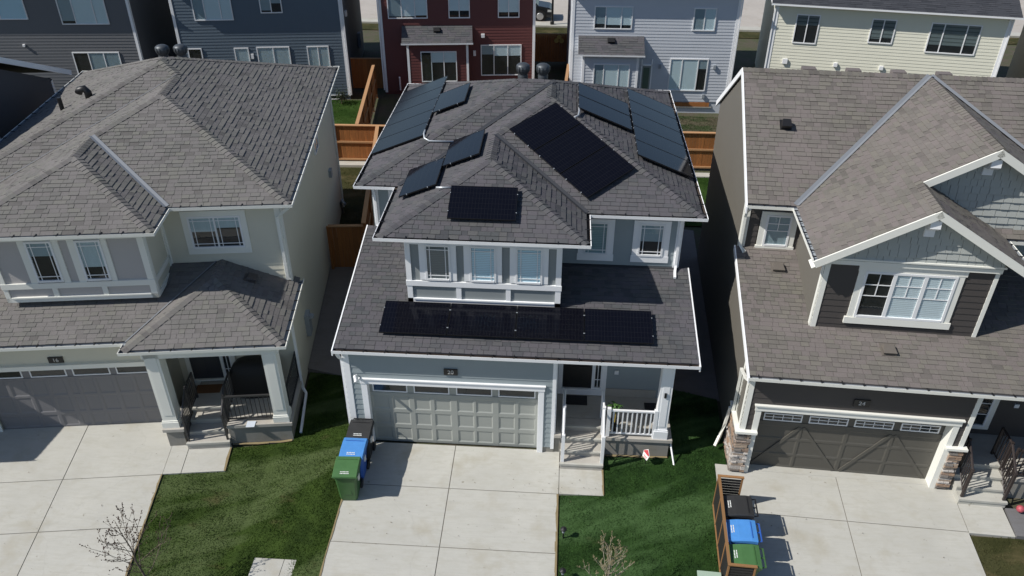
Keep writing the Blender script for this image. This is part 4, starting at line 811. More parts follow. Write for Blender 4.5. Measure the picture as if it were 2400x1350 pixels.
# rakes
def rake(house, p, q, y, drop=.2, th=.04, mat=None, over=.0):
    p, q = Vector(p), Vector(q); d = (q-p).normalized(); fr = F((p.x, y, p.z), d, d.cross(Vector((0, 1, 0))) if d.x > 0 else -d.cross(Vector((0, 1, 0)))); fr = F(fr.o, d, fr.v if fr.v.z > 0 else -fr.v)
    s = 1 if fr.n.y < 0 else -1; L_ = (q-p).length
    return MB().box(fr, 0, L_, -drop, .0, min(0, s*th), max(0, s*th)).build('rake_board', mat or CREAMTRIM, house)
for gx, gy, xe in ((gx1, gy1, (1.16, 6.34)), (gx2, gy2, (3.75, 9.56))):
    pk = (gx, 0, zw2(gx)-.01)
    for x in xe: rake(Rh, (x, 0, zw2(gx)-sR*abs(x-gx)-.01), pk, gy, .19); rake(Rh, (x, 0, zw2(gx)-sR*abs(x-gx)-.2), (gx, 0, zw2(gx)-.2), gy+.38, .02, .38)
# gable walls with shakes
gpoly = lambda gx, x0, x1, z0, dz: [(x0, z0), (x1, z0), (x1, zw2(gx)-sR*abs(x1-gx)-dz), (gx, zw2(gx)-dz), (x0, zw2(gx)-sR*abs(x0-gx)-dz)]
shakes(Rh, front(0, 1.40), gpoly(gx1, 1.62, 5.74, 6.1, .12), SHK, .19); shakes(Rh, front(0, 3.0), gpoly(gx2, 3.9, 8.6, 6.35, .12), SHK, .2)
for gx, gy, wy in ((gx1, gy1, 1.40), (gx2, gy2, 3.0)):
    z = zw2(gx)-.2; bk = MB(); bk.prism(F((gx-.13, 0, 0), Y, Z), [(wy, z-.62), (wy, z-.1), (gy+.03, z-.1), (gy+.0, z-.3), (gy+.1, z-.38), (wy-.07, z-.42), (wy-.09, z-.62)], 0, .24); bk.build('gable_bracket', WHITE, Rh)
plain(Rh, 'wall_core', SID_R, (W0, .04, 5.66, .36, 11.8, -.1, 3.46), (W0, 5.66, XR-.3, 1.65, 11.8, -.1, 3.46), (W0, .04, XR-.3, 4.35, 11.8, 3.4, 6.13), (W0, 1.63, 5.72, 1.53, 4.4, 3.95, 6.13))
MB().prism(F((.0, 0, 0), Y, Z), [(4.3, 6.1), (11.8, 6.1), (8.08, rz-.12)], .03, .06).build('gable_end', SID_R_LIT, Rh)
siding(Rh, left(0, 0), [(-11.8, .0), (0, .0), (0, 3.46), (-4.3, 4.6), (-4.3, 6.3), (-8.05, 8.5), (-11.8, 6.3)], SID_R_LIT, .185)
rf_ = front(0, 0); siding(Rh, rf_, [(0, 1.0), (5.67, 1.0), (5.67, 3.46), (0, 3.46)], SID_R, .185, [(.3, 5.4, 0, 2.43)])
siding(Rh, front(0, 4.3), [(.0, 4.5), (1.6, 4.5), (1.6, 6.1), (0, 6.1)], SID_R, .185, [(.43, 1.46, 4.6, 5.8)]); siding(Rh, front(0, 4.3), [(5.75, 4.5), (XR, 4.5), (XR, 6.1), (5.75, 6.1)], SID_R, .185); siding(Rh, front(0, 1.6), [(5.67, .6), (XR, .6), (XR, 3.46), (5.67, 3.46)], SID_R, .185, wallname='porch_wall')
fR = front(0, 1.485); siding(Rh, fR, [(1.6, 3.95), (5.75, 3.95), (5.75, 6.0), (1.6, 6.0)], SID_R, .185, [(2.45, 4.98, 4.2, 5.95)], wallname='bay_wall'); siding(Rh, left(1.6, 0), [(-4.3, 3.9), (-1.49, 3.9), (-1.49, 6.1), (-4.3, 6.1)], SID_R_LIT, .185, wallname='bay_side_wall'); siding(Rh, right(5.755, 0), [(1.49, 3.9), (4.3, 3.9), (4.3, 6.1), (1.49, 6.1)], SID_R, .185, wallname='bay_side_wall')
for a in ((fR, 1.6, 1.73, 3.93, 6.1), (fR, 5.66, 5.76, 3.93, 6.0), (left(1.595, 1.485), -.12, .0, 3.93, 6.1), (rf_, 0, .13, 1.55, 3.46), (left(-.005, 0), -.13, 0, 1.55, 3.46), (left(-.005, 0), -.78, -.66, 1.5, 3.4), (rf_, 5.56, 5.68, 1.55, 3.46), (front(0, 4.3), .0, .14, 4.6, 6.1), (left(-.005, 4.3), -.13, 0, 4.6, 6.1)): board(Rh, *a)
board(Rh, fR, 1.6, 5.76, 5.97, 6.13, .1); board(Rh, fR, 1.57, 5.8, 6.13, 6.17, .15); MB().box(lrf.at(0, 0), 1.72, 5.9, 1.84, 2.0, .02, .03).build('wall_flashing', VALLEY_L, Rh)
window(Rh, fR, 2.6, 4.82, 4.41, 5.79, (.62, .64, .62), fw=.06, mull=.09, trim=(.16, .16, 0, 0), muntin=((.48, .74), (.5,)), half=True, blind=[None, (BLIND_W, 1), (BLIND_W, 1)], tmat=CREAMTRIM)
board(Rh, fR, 2.42, 5.02, 5.79, 5.97, .05); board(Rh, fR, 2.38, 5.02, 4.21, 4.40, .07)
window(Rh, front(0, 4.3), .62, 1.32, 4.79, 5.78, trim=(.16, .16, .1, 0), sill=(.03, .18, .06), muntin=((.5, .75), (.5,)), half=True, blind=[(ROLLER_D, 1)]); window(Rh, front(0, 4.3), 7.1, 7.95, 4.6, 5.7, trim=(.16, .16, .1, 0), sill=(.03, .18, .06), blind=[(ROLLER_D, 1)])
garage(Rh, .44, 5.25, .3, 2.25, DOOR_R, [(.04, .44), (.5, 1.0), (1.07, 1.5)], [(.5, 1.63), (1.69, 2.82), (2.9, 4.0), (4.07, 5.2)], [(.62, 1.62), (1.8, 2.8), (2.97, 3.96), (4.15, 5.13)], (1.68, 1.93), WHITE2, stile=.02, panes=4, diag=[((.55, .04), (1.62, 1.5)), ((1.7, 1.5), (2.78, .04)), ((2.94, .04), (3.98, 1.5)), ((4.07, 1.5), (5.15, .04))])
board(Rh, rf_, .29, .44, -.03, 2.25, .035); board(Rh, rf_, 5.25, 5.4, -.03, 2.25, .035); board(Rh, rf_, .27, 5.43, 2.25, 2.42, .05); board(Rh, rf_, .24, 5.46, 2.42, 2.46, .09)
plain(Rh, 'door_jamb', CREAMTRIM, (right(.29, 0), 0, .31, -.03, 2.25, .13, .15), (left(5.4, 0), -.31, 0, -.03, 2.25, .13, .15), (F((0, 0, 2.24), X, Y), .44, 5.25, 0, .31, -.02, 0)); number_plate(Rh, rf_, 2.85, 2.76, '24', .4, .22)
# stone pillars
st_me = []
for k in range(14):
    b = MB(); wd, hh = random.choice((.14, .2, .27, .34)), random.choice((.04, .055, .07)); j = lambda: random.uniform(-.006, .006); d = random.uniform(.025, .06)
    b.add([(0, 0, -.01), (wd, 0, -.01), (wd, hh, -.01), (0, hh, -.01), (.006+j(), .004, d+j()), (wd-.006+j(), .004, d+j()), (wd-.006+j(), hh-.004, d+j()), (.006+j(), hh-.004, d+j())], [(4, 5, 6, 7), (0, 1, 5, 4), (1, 2, 6, 5), (2, 3, 7, 6), (3, 0, 4, 7)], 0, random.random()); st_me.append((wd, hh, b.mesh('stone', STONE)))
scount = [0]
def stonework(house, fr, a0, a1, b0, b1):
    v = b0; w_ = MB().box(fr, a0, a1, b0, b1, -.02, .006).build('stone_veneer', paint('mortar', (.14, .13, .12), .9), house)
    while v < b1-.03:
        hh = random.choice((.04, .055, .07)); u = a0-.01
        if v+hh > b1: break
        while u < a1-.05:
            cand = [q for q in st_me if q[1] == hh and u+q[0] < a1+.06] or [q for q in st_me if q[1] == hh]
            wd, h2, me = random.choice(cand); o = inst('stone', me, w_, fr.mat(u, v, .0)); sx = min(1, (a1+.02-u)/wd); o.scale = (sx, 1, 1); u += wd+.004; scount[0] += 1
        v += hh+.004
stonework(Rh, front(0, -.05), -.06, .3, .06, 1.48); stonework(Rh, front(0, -.05), 5.4, 5.7, .06, 1.48); stonework(Rh, left(-.05, 0), -1.1, .05, .0, 1.48); stonework(Rh, right(5.69, 0), -.05, .3, .1, 1.4)
plain(Rh, 'stone_cap', CREAMTRIM, (W0, -.13, .44, -.14, .02, 1.48, 1.55), (W0, 5.24, 5.78, -.14, .02, 1.48, 1.55), (W0, -.13, .02, .02, 1.12, 1.48, 1.55)); plain(Rh, 'pillar_core', SID_R, (W0, -.04, .29, -.04, .3, -.1, 1.48), (W0, 5.4, 5.68, -.04, .3, -.1, 1.48), (W0, -.04, .02, .3, 1.1, -.1, 1.48))
plain(Rh, 'foundation', CONC, (W0, .3, 5.4, .05, .33, -.1, .012)); plain(Rh, 'porch_slab', CONC_D, (W0, 5.72, 7.05, .65, 1.6, .55, .65), (W0, 7.05, XR, -.1, 1.6, .55, .65)); plain(Rh, 'porch_base', PARGE, (W0, 7.06, XR-.2, -.05, 1.5, -.15, .55)); steps(Rh, 5.84, 7.04, -.5, .65, .65, 4, CONC)
stair_rail(Rh, 5.92, -.42, .16, .2, .65, .8, RAILB, post=.03); stair_rail(Rh, 6.98, -.42, .16, .2, .65, .8, RAILB, post=.03); guard(Rh, (7.05, -.02), (10.5, -.02), .65, RAILB, n=28, post=.03, bw=.012)
window(Rh, front(0, 1.6), 6.3, 6.95, .95, 2.6, trim=(.12, .13, .1, .1), muntin=((.25, .5, .75), (.5,))); MB().box(front(0, 1.6), 7.5, 7.62, 1.7, 1.82, .01, .05).build('intercom', WHITE2, Rh)
for y0, z0, y1, z1 in ((3.84, 6.17, ry, rz), (12.3, ze, ry, rz)): MB().prism(F((0, 0, 0), Y, Z), [(y0, z0-.18), (y1, z1-.18), (y1, z1+.02), (y0, z0+.02)], -.09, -.053).build('rake_board', WHITE, Rh)
MB().prism(F((0, 0, 0), Y, Z), [(-.36, zr_(-.36)-.15), (4.29, zr_(4.29)-.15), (4.29, zr_(4.29)+.02), (-.36, zr_(-.36)+.02)], -.145, -.113).build('rake_board', WHITE, Rh)
downspout(Rh, [(.02, 3.9, 6.12), (.0, 4.15, 5.9), (.0, 4.22, 5.7), (.0, 4.22, 4.78), (.12, 4.0, 4.68)], .055); downspout(Rh, [(-.12, -.3, 3.45), (-.1, .1, 3.2), (-.1, .72, 3.0), (-.1, .72, 1.5)], .05); MB().tube([(-.15, .9, 1.5), (-.2, .9, .9), (-.25, 1.0, .35), (-.4, .75, .15)], .05, 4, twist=math.pi/4).build('downspout_extension', CREAMTRIM, Rh)

# ================================================================ rear houses
def rear_house(name, label, P, yaw, x0, x1, depth, eave, sid, base_z, shing, shadow_over=.45, ridge_dir='x', trimm=None, siding_z0=.1, vis=(None, None), expo=.17):
    h = thing('house', label, 'house', (P[0], P[1], base_z), R(yaw), group='houses backing onto the yards'); HM[h.name] = trimm or WHITE
    MB().box(W0, x0+.02, x1-.02, .03, depth, -.6, eave).build('wall_core', sid, h)
    f = front(0, 0); siding(h, f, [(x0, siding_z0), (x1, siding_z0), (x1, eave), (x0, eave)], sid, expo, getattr(rear_house, 'op', ()))
    for xx in (x0, x1-.14): board(h, f, xx, xx+.14, siding_z0-.05, eave, .035)
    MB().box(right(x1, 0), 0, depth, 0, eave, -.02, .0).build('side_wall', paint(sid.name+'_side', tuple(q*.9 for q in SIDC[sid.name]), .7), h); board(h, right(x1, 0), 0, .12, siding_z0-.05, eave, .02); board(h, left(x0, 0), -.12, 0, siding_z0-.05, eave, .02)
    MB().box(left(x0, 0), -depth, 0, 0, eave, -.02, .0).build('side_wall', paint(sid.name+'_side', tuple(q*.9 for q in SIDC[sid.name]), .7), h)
    MB().box(W0, x0+.03, x1-.03, .035, depth-.02, -.6, siding_z0).build('foundation', PARGE, h)
    o = shadow_over; s = .42; yr_ = depth/2; c_ = 1/math.hypot(1, s); zr2 = eave+s*(yr_+o)
    rf = Roofer(h, shing, .16, (.3, .4, .5, .6), 0); mb = MB()
    for kind, pts in (('f', [(x0-.3, -o, eave), (x1+.3, -o, eave), (x1+.3, yr_, zr2), (x0-.3, yr_, zr2)]), ('b', [(x1+.3, depth+o, eave), (x0-.3, depth+o, eave), (x0-.3, yr_, zr2), (x1+.3, yr_, zr2)])):
        ax = {'f': (X, (0, c_, s*c_)), 'b': ((-1, 0, 0), (0, -c_, s*c_))}[kind]; fr, pl = slope_from3d([(p[0], p[1], p[2]+.05) for p in pts], (pts[0][0], pts[0][1], pts[0][2]+.05), *ax); deck(mb, fr, pl); rf.slope(fr, pl, None, False)
    mb.box(W0, x0-.3, x1+.3, -o, depth+o, eave-.01, eave+.01, 1)
    for xx in (x0, x1): mb.poly([(xx, 0, eave), (xx, depth, eave), (xx, yr_, zr2-.1)], 2)
    mb.build('roof', [shing, HM[h.name], sid], h); rf.finish(); gutter(h, [(x0-.32, -o-.09), (x1+.32, -o-.09)], METALIN, eave-.02, hang=.8)
    return h, f
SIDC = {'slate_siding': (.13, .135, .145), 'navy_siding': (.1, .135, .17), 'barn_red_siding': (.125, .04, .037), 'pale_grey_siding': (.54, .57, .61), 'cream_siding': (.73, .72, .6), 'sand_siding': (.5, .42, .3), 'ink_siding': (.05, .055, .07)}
SM = {k: paint(k, v, .6, .05, bmp=.03) for k, v in SIDC.items()}
NBR = glass_mat('rear_glass', (.75, .85, .9))
# slate grey, far left rear
rear_house.op = ()
h, f = rear_house('house', 'slate grey house behind the beige house, leftmost along the rear yards', (-18.23, 27.04), 5.7, -12, .0, 10, 6.8, SM['slate_siding'], 0, SH_B, .62)
window(h, f, -6.85+.0-1.7, -5.6, 4.7, 5.95, (1, 1), blind=[(BLIND_B, 1)]); window(h, f, -3.85, -1.28, 4.42, 5.95, (.8, 1.2, .7), blind=[(ROLLER_D, .9), (ROLLER, 1), (ROLLER, 1)]); window(h, f, -3.8, -1.2, 1.5, 2.9, (1, 1, 1), blind=[None, (ROLLER_D, .95), (ROLLER_D, .9)])
def wall_box(h, f, u, v, s=.12, mat=None): return MB().box(f, u-s/2, u+s/2, v-s/2, v+s/2, 0, .13).build('wall_vent', mat or WHITE2, h)
wall_box(h, f, -6.28, 3.3)
# navy
h, f = rear_house('house', 'navy blue sided house behind the gap left of the grey house', (-6.87, 28.5), 8.1, -9.24, .0, 10, 6.6, SM['navy_siding'], .1, SH_B, .49)
window(h, f, -8.06, -5.94, 4.5, 5.85, (.75, 1.1, .75), blind=[(ROLLER_D, 1), (ROLLER, 1), (ROLLER, 1)]); window(h, f, -4.42, -3.22, 4.85, 5.9, (1, 1), blind=[(ROLLER_D, .9), (ROLLER_D, .5)])
window(h, f, -8.8, -8.02, 1.8, 2.98); window(h, f, -6.24, -5.43, 1.1, 2.97, blind=[(CURTAIN, 1)]); window(h, f, -4.99, -3.15, 1.6, 3.0, (1, 1), blind=[(CURTAIN, 1)]); window(h, f, -2.18, -.95, 1.6, 3.0, (1, 1), blind=[(CURTAIN, 1)]); MB().box(f, -5.34, -5.2, 2.35, 2.62, 0, .1).build('wall_lamp', WHITE2, h)
window(h, f, -1.5, -.55, -.15, .12, fw=.04); downspout(h, [(.06, -.05, 6.7), (.06, -.05, .1)], .05); MB().box(right(0, 0), 1.2, 1.5, 4.3, 4.6, 0, .12).build('wall_vent', WHITE2, h); MB().box(right(0, 0), 6.5, 6.9, 1.0, 1.9, 0, .2).build('meter_box', METALIN, h)
# red
h, f = rear_house('house', 'dark red sided house behind the solar roof, with a shingled bay over its back window', (-4.99, 29.55), 6.65, .0, 8.92, 10, 6.6, SM['barn_red_siding'], 0, SH_C, .54)
window(h, f, .48, 2.74, 4.36, 5.9, (1.0, 1.0, .9), blind=[(ROLLER_D, .95), (ROLLER, .95), (ROLLER, .92)]); window(h, f, 3.94, 5.16, 4.36, 5.9, (1, 1), blind=[(ROLLER, .75)]); window(h, f, 6.76, 8.0, 4.36, 5.9, (1, 1), blind=[(ROLLER, .82)])
window(h, f, 5.74, 8.14, 1.0, 2.83, (1, 1.1, 1.05), blind=[(ROLLER_D, .3), (ROLLER, .35), (ROLLER, .35)])
def bay(h, x0, x1, y, zt, zroof, sid, shing, wmin, over=.22):
    yb_ = -y; MB().box(W0, x0, x1, yb_+.03, .0, .1, zt).build('bay_core', sid, h); fb_ = front(0, yb_); siding(h, fb_, [(x0, .1), (x1, .1), (x1, zt), (x0, zt)], sid, .17, [wmin], wallname='bay_wall')
    for xx in (x0, x1-.13): board(h, fb_, xx, xx+.13, .1, zt, .03)
    s = (zroof-zt)/(y+over); c_ = 1/math.hypot(1, s); rf = Roofer(h, shing, .15, (.28, .36, .45, .5), 120); ro, fr = lean_slope(h, 'bay_roof', rf, shing, [(x0-.25, yb_-over, zt), (x1+.25, yb_-over, zt), (x1+.25, -.02, zroof), (x0-.25, -.02, zroof)], s); rf.finish()
    for xx, nrm in ((x0-.25, 1), (x1+.25, -1)): MB().poly([(xx, 0, zt), (xx, yb_-over, zt-.02), (xx, 0, zroof-.02)]).build('bay_roof_end', sid, h)
    gutter(h, [(x0-.28, yb_-over-.07), (x1+.28, yb_-over-.07)], METALIN, zt-.08, hang=.7); box_vent(h, fr, (x1-x0)/2+.25, (y+over)/c_*.72, BLACKP, .34, .26, .16); return fb_
fb_ = bay(h, 1.47, 5.02, .75, 3.2, 3.95, SM['barn_red_siding'], SH_C, (2.25, 4.33, .95, 2.7)); window(h, fb_, 2.25, 4.33, .9, 2.69, (.8, 1, 1), blind=[None, (ROLLER, .35), (ROLLER, .35)]); MB().box(fb_, 2.3, 2.9, .96, 2.64, .1, .13).build('open_sash', GLASS, h)
wall_box(h, f, 5.88, 3.36, .2); MB().box(f, 5.3, 5.45, 2.2, 2.5, 0, .1).build('wall_lamp', WHITE2, h); downspout(h, [(-.06, -.05, 6.7), (-.06, -.05, .2)], .05); MB().tube([(.9, -.1, .2), (.9, -.1, .95), (.9, -.2, 1.0)], .05, 8).build('vent_pipe', WHITE2, h)
# pale grey
rear_house.op = ()
h, f = rear_house('house', 'pale grey sided house behind the solar roof, with a shingled bay and a back door', (11.98, 27.77), 1.2, -6.02, 2.9, 10, 6.6, SM['pale_grey_siding'], 0, SH_C, .39, siding_z0=.6)
window(h, f, -4.83, -2.77, 4.56, 5.77, (.85, 1.25, .8), blind=[(ROLLER_D, .8), (ROLLER, .84), (ROLLER, .84)]); window(h, f, .47, 1.68, 4.55, 5.75, (1, 1), blind=[(ROLLER_D, 1), (ROLLER, 1)]); window(h, f, -.5, 1.6, 1.22, 3.04, (.75, 1.05, .6), blind=[(ROLLER, 1), (ROLLER, 1), (ROLLER_D, .3)])
fb_ = bay(h, -5.38, -2.3, .75, 3.43, 4.2, SM['pale_grey_siding'], SH_C, (-4.7, -2.8, 1.2, 2.9)); window(h, fb_, -4.75, -2.76, 1.2, 2.9, (.7, 1.1, .8), blind=[(ROLLER_D, .9), (ROLLER, 1), (ROLLER, 1)])
dd = MB().box(f, -2.0, -1.52, .65, 2.6, 0, .04).build('back_door', paint('grey_door', (.25, .28, .27), .5), h); MB().box(f, -1.93, -1.6, .8, 2.5, .04, .05).build('door_glass', paint('door_glass_green', (.1, .15, .12), .15), dd); board(h, f, -2.08, -2.0, .6, 2.95, .05); board(h, f, -1.52, -1.44, .6, 2.95, .05); board(h, f, -2.08, -1.44, 2.6, 2.68, .05)
for u, v in ((-1.05, 2.6), (1.95, 2.62), (1.55, .95)): MB().box(f, u-.07, u+.07, v-.12, v+.1, 0, .12).build('wall_lamp', METALIN, h)
wall_box(h, f, -5.25, 3.6, .2); MB().box(f, -.1, 1.95, .32, .55, 0, .05).build('deck_ledger', FENCE, h); board(h, f, -.4, 2.1, .26, .31, .06, CONC_D, 'ledger_base'); downspout(h, [(2.96, -.05, 6.7), (2.96, -.05, .4)], .05)
# cream
h, f = rear_house('house', 'cream sided house with blue-black roof behind the brown house', (16.82, 28.07), -9.5, .0, 11.5, 9.5, 6.02, SM['cream_siding'], 0, SH_B, .45)
BLIND_Z = blind_mat('striped_blind', (.17, .2, .2), .19, .25)
window(h, f, 1.1, 2.32, 4.0, 5.53, (1, 1), blind=[(BLIND_Z, .38), (BLIND_Z, .35)]); window(h, f, 4.9, 6.12, 4.27, 5.53, (1, 1), blind=[(BLIND_Z, .85), (BLIND_Z, .8)]); window(h, f, 7.8, 10.22, 3.97, 5.51, (.75, 1.35, .75), blind=[(BLIND_Z, .75), (BLIND_Z, .75), (BLIND_Z, .7)])
for u, s in ((.92, .26), (3.56, .2), (5.9, .2)): wall_box(h, f, u, 3.0, s)
downspout(h, [(-.07, -.05, 5.9), (-.07, -.05, .2)], .05); downspout(h, [(11.55, -.05, 5.9), (11.55, -.05, .2)], .05)
h, f = rear_house('house', 'sand coloured house at the far right edge beyond the cream house', (31.2, 25.6), -13, .0, 10, 9, 6.0, SM['sand_siding'], 0, SH_B)
# dark neighbour left of the beige house
N12 = thing('house', 'ink dark sided house cut off at the left edge beside the beige house', 'house', *FR['L'], group='two-storey houses along the front street'); HM[N12.name] = WHITE
MB().box(W0, -13.5, -4.22, .6, 14.4, -.2, 6.0).build('wall_core', SM['ink_siding'], N12); MB().box(W0, -13.5, -5, -.2, .6, -.2, 3.3).build('garage_core', SM['ink_siding'], N12)
siding(N12, right(-4.2, 0), [(.6, .0), (14.42, 0), (14.42, 5.95), (7.6, 8.9), (.6, 5.95)], SM['ink_siding'], .185); siding(N12, front(0, .58), [(-13.5, .0), (-4.2, 0), (-4.2, 6), (-13.5, 6)], SM['ink_siding'], .185)
rf = Roofer(N12, SH_B, .16, limit=0); s12 = .42
lean_slope(N12, 'roof', rf, SH_B, [(-13.8, -.2, 5.9), (-3.9, -.2, 5.9), (-3.9, 7.6, 5.9+.42*7.8), (-13.8, 7.6, 5.9+.42*7.8)], s12); lean_slope(N12, 'roof', rf, SH_B, [(-3.9, 15.6, 5.9), (-13.8, 15.6, 5.9), (-13.8, 7.6, 5.9+.42*8), (-3.9, 7.6, 5.9+.42*8)], s12, 'b')
lean_slope(N12, 'porch_roof', rf, SH_B, [(-9, -1.85, 3.4), (-3.85, -1.85, 3.4), (-3.85, .6, 4.3), (-9, .6, 4.3)], .367); rf.finish()
for y0, z0 in ((-.2, 5.9), (15.6, 5.9)):
    fr = F((-3.9, y0, z0+.03), (0, 7.6-y0, 3.3), (0, -3.3, 7.6-y0)); q = fr.v.z > 0; MB().box(fr, 0, math.hypot(7.6-y0, 3.3), -.2 if q else 0, 0 if q else .2, -.02, .03).build('rake_board', WHITE, N12)
window(N12, right(-4.19, 0), 8.5, 9.4, 4.9, 6.0); board(N12, right(-4.195, 0), 14.28, 14.42, 0, 5.9, .02); column(N12, -4.4, -4.1, -1.7, -1.4, .5, 3.4); plain(N12, 'porch_slab', CONC_D, (W0, -9, -3.95, -1.8, .58, -.2, .55)); gutter(N12, [(-9, -1.93), (-3.8, -1.93)], METALIN, 3.3)

# ================================================================ fences
def fence(label, p, q, h=1.85, z=0, boards=True, side=1, bw=.14, group='stained wooden yard fences', cap=True, rails=(.12, 1.02)):
    p, q = Vector((p[0], p[1], 0)), Vector((q[0], q[1], 0)); d = q-p; L_ = d.length; d.normalize()
    t = thing('fence', label, 'fence', (p.x, p.y, z), math.atan2(d.y, d.x), group=group); fr = F((0, 0, 0), X, Y)
    n = max(1, int(L_/bw)); me = [MB().box(fr, .004, L_/n-.004, -.01, .01, .05, h-random.uniform(0, .01), 0, random.random()).mesh('board', FENCE) for _ in range(6)]
    for i in range(n): inst('board', random.choice(me), t, Matrix.Translation((i*L_/n, random.uniform(-.004, .004), 0)))
    k = max(1, round(L_/2.4))
    for i in range(k+1): MB().box(fr, L_*i/k-.05, L_*i/k+.05, -.05-.04*side, .05-.04*side, -.1, h+.02).build('fence_post', FENCE, t)
    for r in rails: MB().box(fr, 0, L_, -.05*side-.025, -.05*side+.025, r-.045, r+.045).build('fence_rail', FENCECAP, t)
    if cap: MB().box(fr, 0, L_, -.085, .085, h, h+.04).build('fence_cap', FENCECAP, t)
    return t
fence('orange stained fence across the back of the yard left of the solar roof', (-12, 19.35), (-3.25, 19.6)); fence('stained fence across the back of the yard right of the solar roof', (-3.25, 19.6), (16, 19.95))
fence('fence running back between the navy and the red house', (-4.3, 19.7), (-5.45, 28.9)); fence('dark fence closing the gap between the navy and the red house', (-7.4, 30.1), (-4.6, 30.25), rails=())
fence('fence on the property line between the beige and the grey house', (-1.75, 9.75), (-3.25, 19.5)); fence('short dark brown fence closing the side gap beside the beige house', (-3.1, 9.62), (-1.75, 9.75), rails=(), z=-.1)
fence('fence running back between the red and the pale grey house', (5.5, 19.9), (5.9, 30.0)); fence('dark fence with a yellow ornament between the red and the pale grey house', (3.7, 36.3), (6.3, 36.4), rails=())
t = thing('ornament', 'yellow three-lobed ornament hanging on the dark fence', 'ornament', (5.25, 36.25, 1.55)); YEL = paint('yellow_paint', (.55, .42, .12), .5)
for a, b in ((0, .16), (-.17, -.08), (.17, -.08)): MB().prism(front(a, 0, b), [(math.cos(k*math.pi/8)*.15, math.sin(k*math.pi/8)*.15) for k in range(16)], 0, .03).build('lobe', YEL, t)
# ================================================================ bins
def bin_proto(col, colname, lidc=None):
    bm = paint(colname+'_bin', col, .5, .16, scale=4, bmp=.05); lm = paint(colname+'_bin_lid', lidc or col, .45, .2, scale=6, bmp=.05); root = thing('wheelie_bin', 'bin', 'bin', group='wheelie bins')
    b = MB(); lev = [(.0, .22, .22, -.02), (.1, .235, .24, -.02), (.55, .265, .275, -.01), (.86, .29, .30, 0), (.88, .315, .33, 0), (.95, .315, .33, 0)]; r_ = .05; ring = []
    for z, a, d, oy in lev:
        ring.append([(sx*(a-r_*(1-abs(cx))), 0, 0) for sx, cx in ()] or [(x, y+oy, z) for x, y in ((-a+r_, -d), (a-r_, -d), (a, -d+r_), (a, d-r_), (a-r_, d), (-a+r_, d), (-a, d-r_), (-a, -d+r_))])
    n = 8; b.add([p for r in ring for p in r], [(i*n+k, i*n+(k+1) % n, (i+1)*n+(k+1) % n, (i+1)*n+k) for i in range(len(lev)-1) for k in range(n)]+[tuple(range(n))[::-1], tuple(range((len(lev)-1)*n, len(lev)*n))]); b.build('body', bm, root)
    MB().box(front(0, -.268, 0), -.11, .11, .25, .62, -.03, .012).build('grab_panel', bm, root)
    l = MB(); prof = [(-.36, .955), (-.35, 1.0), (-.1, 1.05), (.18, 1.075), (.33, 1.06), (.33, .955)]; xs_ = (-.33, -.31, .31, .33); vs = []
    for i, x in enumerate(xs_):
        for y, z in prof: vs.append((x, y, z-(.025 if i in (0, 3) and z > .96 else 0)))
    m_ = len(prof); l.add(vs, [(i*m_+k, (i+1)*m_+k, (i+1)*m_+(k+1) % m_, i*m_+(k+1) % m_) for i in range(3) for k in range(m_)]+[tuple(range(m_)), tuple(range(3*m_, 4*m_))[::-1]]); l.build('lid', lm, root)
    MB().box(W0, -.25, .25, .2, .215, 1.07, 1.083).build('lid_ridge', bm, root)
    hb = MB(); hb.tube([(-.27, .33, .98), (-.27, .43, 1.0), (.27, .43, 1.0), (.27, .33, .98)], .02, 6); hb.tube([(0, .33, .98), (0, .43, 1.0)], .018, 6); hb.build('handle', bm, root)
    for sx in (-1, 1): MB().tube([(sx*.22, .27, .13), (sx*.29, .27, .13)], .13, 16).build('wheel', BLACKP, root)
    wt = paint('white_print', (.7, .72, .7), .6); pr = MB(); fl = F((0, -.22, 1.031), X, (0, .25, .05))
    for r_, ln in ((.0, (.05, .03, .06, .04, .05)), (-.05, (.03, .05, .03, .06, .03, .04))):
        x = -.13
        for q in ln: pr.box(fl, x, x+q*.8, r_, r_+.022, .003, .006); x += q
    pr.build('lid_print', wt, root); MB().box(right(.297, -.05, .7), -.05, .05, -.09, .09, -.02, .012).build('label_sticker', wt, root)
    return root
bins = {k: bin_proto(*v) for k, v in {'green': ((.045, .12, .035), 'green', (.06, .15, .05)), 'blue': ((.025, .1, .4), 'blue', (.07, .25, .6)), 'black': ((.012, .012, .014), 'black', (.03, .03, .03))}.items()}
def place(o, x, y, rz, label, h): 
    o.location = (x, y, h); o.rotation_euler = (0, 0, rz); o['label'] = label
for k, x, y, lb in (('green', .3, -1.82, 'green bin at the street end of the row left of the sage garage door'), ('blue', .33, -1.16, 'blue bin in the middle of the row beside the sage garage door'), ('black', .36, -.48, 'black bin against the white corner trim of the sage garage')):
    cp = copy_tree(bins[k]); place(cp, x, y, R(random.uniform(-3, 3)), lb, GS*y+.0)
for k, y, lb in (('green', -3.55, 'green bin inside the cedar screen, nearest the street'), ('blue', -2.84, 'blue bin inside the cedar screen, between the black and the green one'), ('black', -2.1, 'black bin inside the cedar screen, nearest the stone pillar')):
    x, y2 = G('R', -.17, y); place(bins[k], x, y2, FR['R'][1]+R(-90), lb, .08+GS*y)
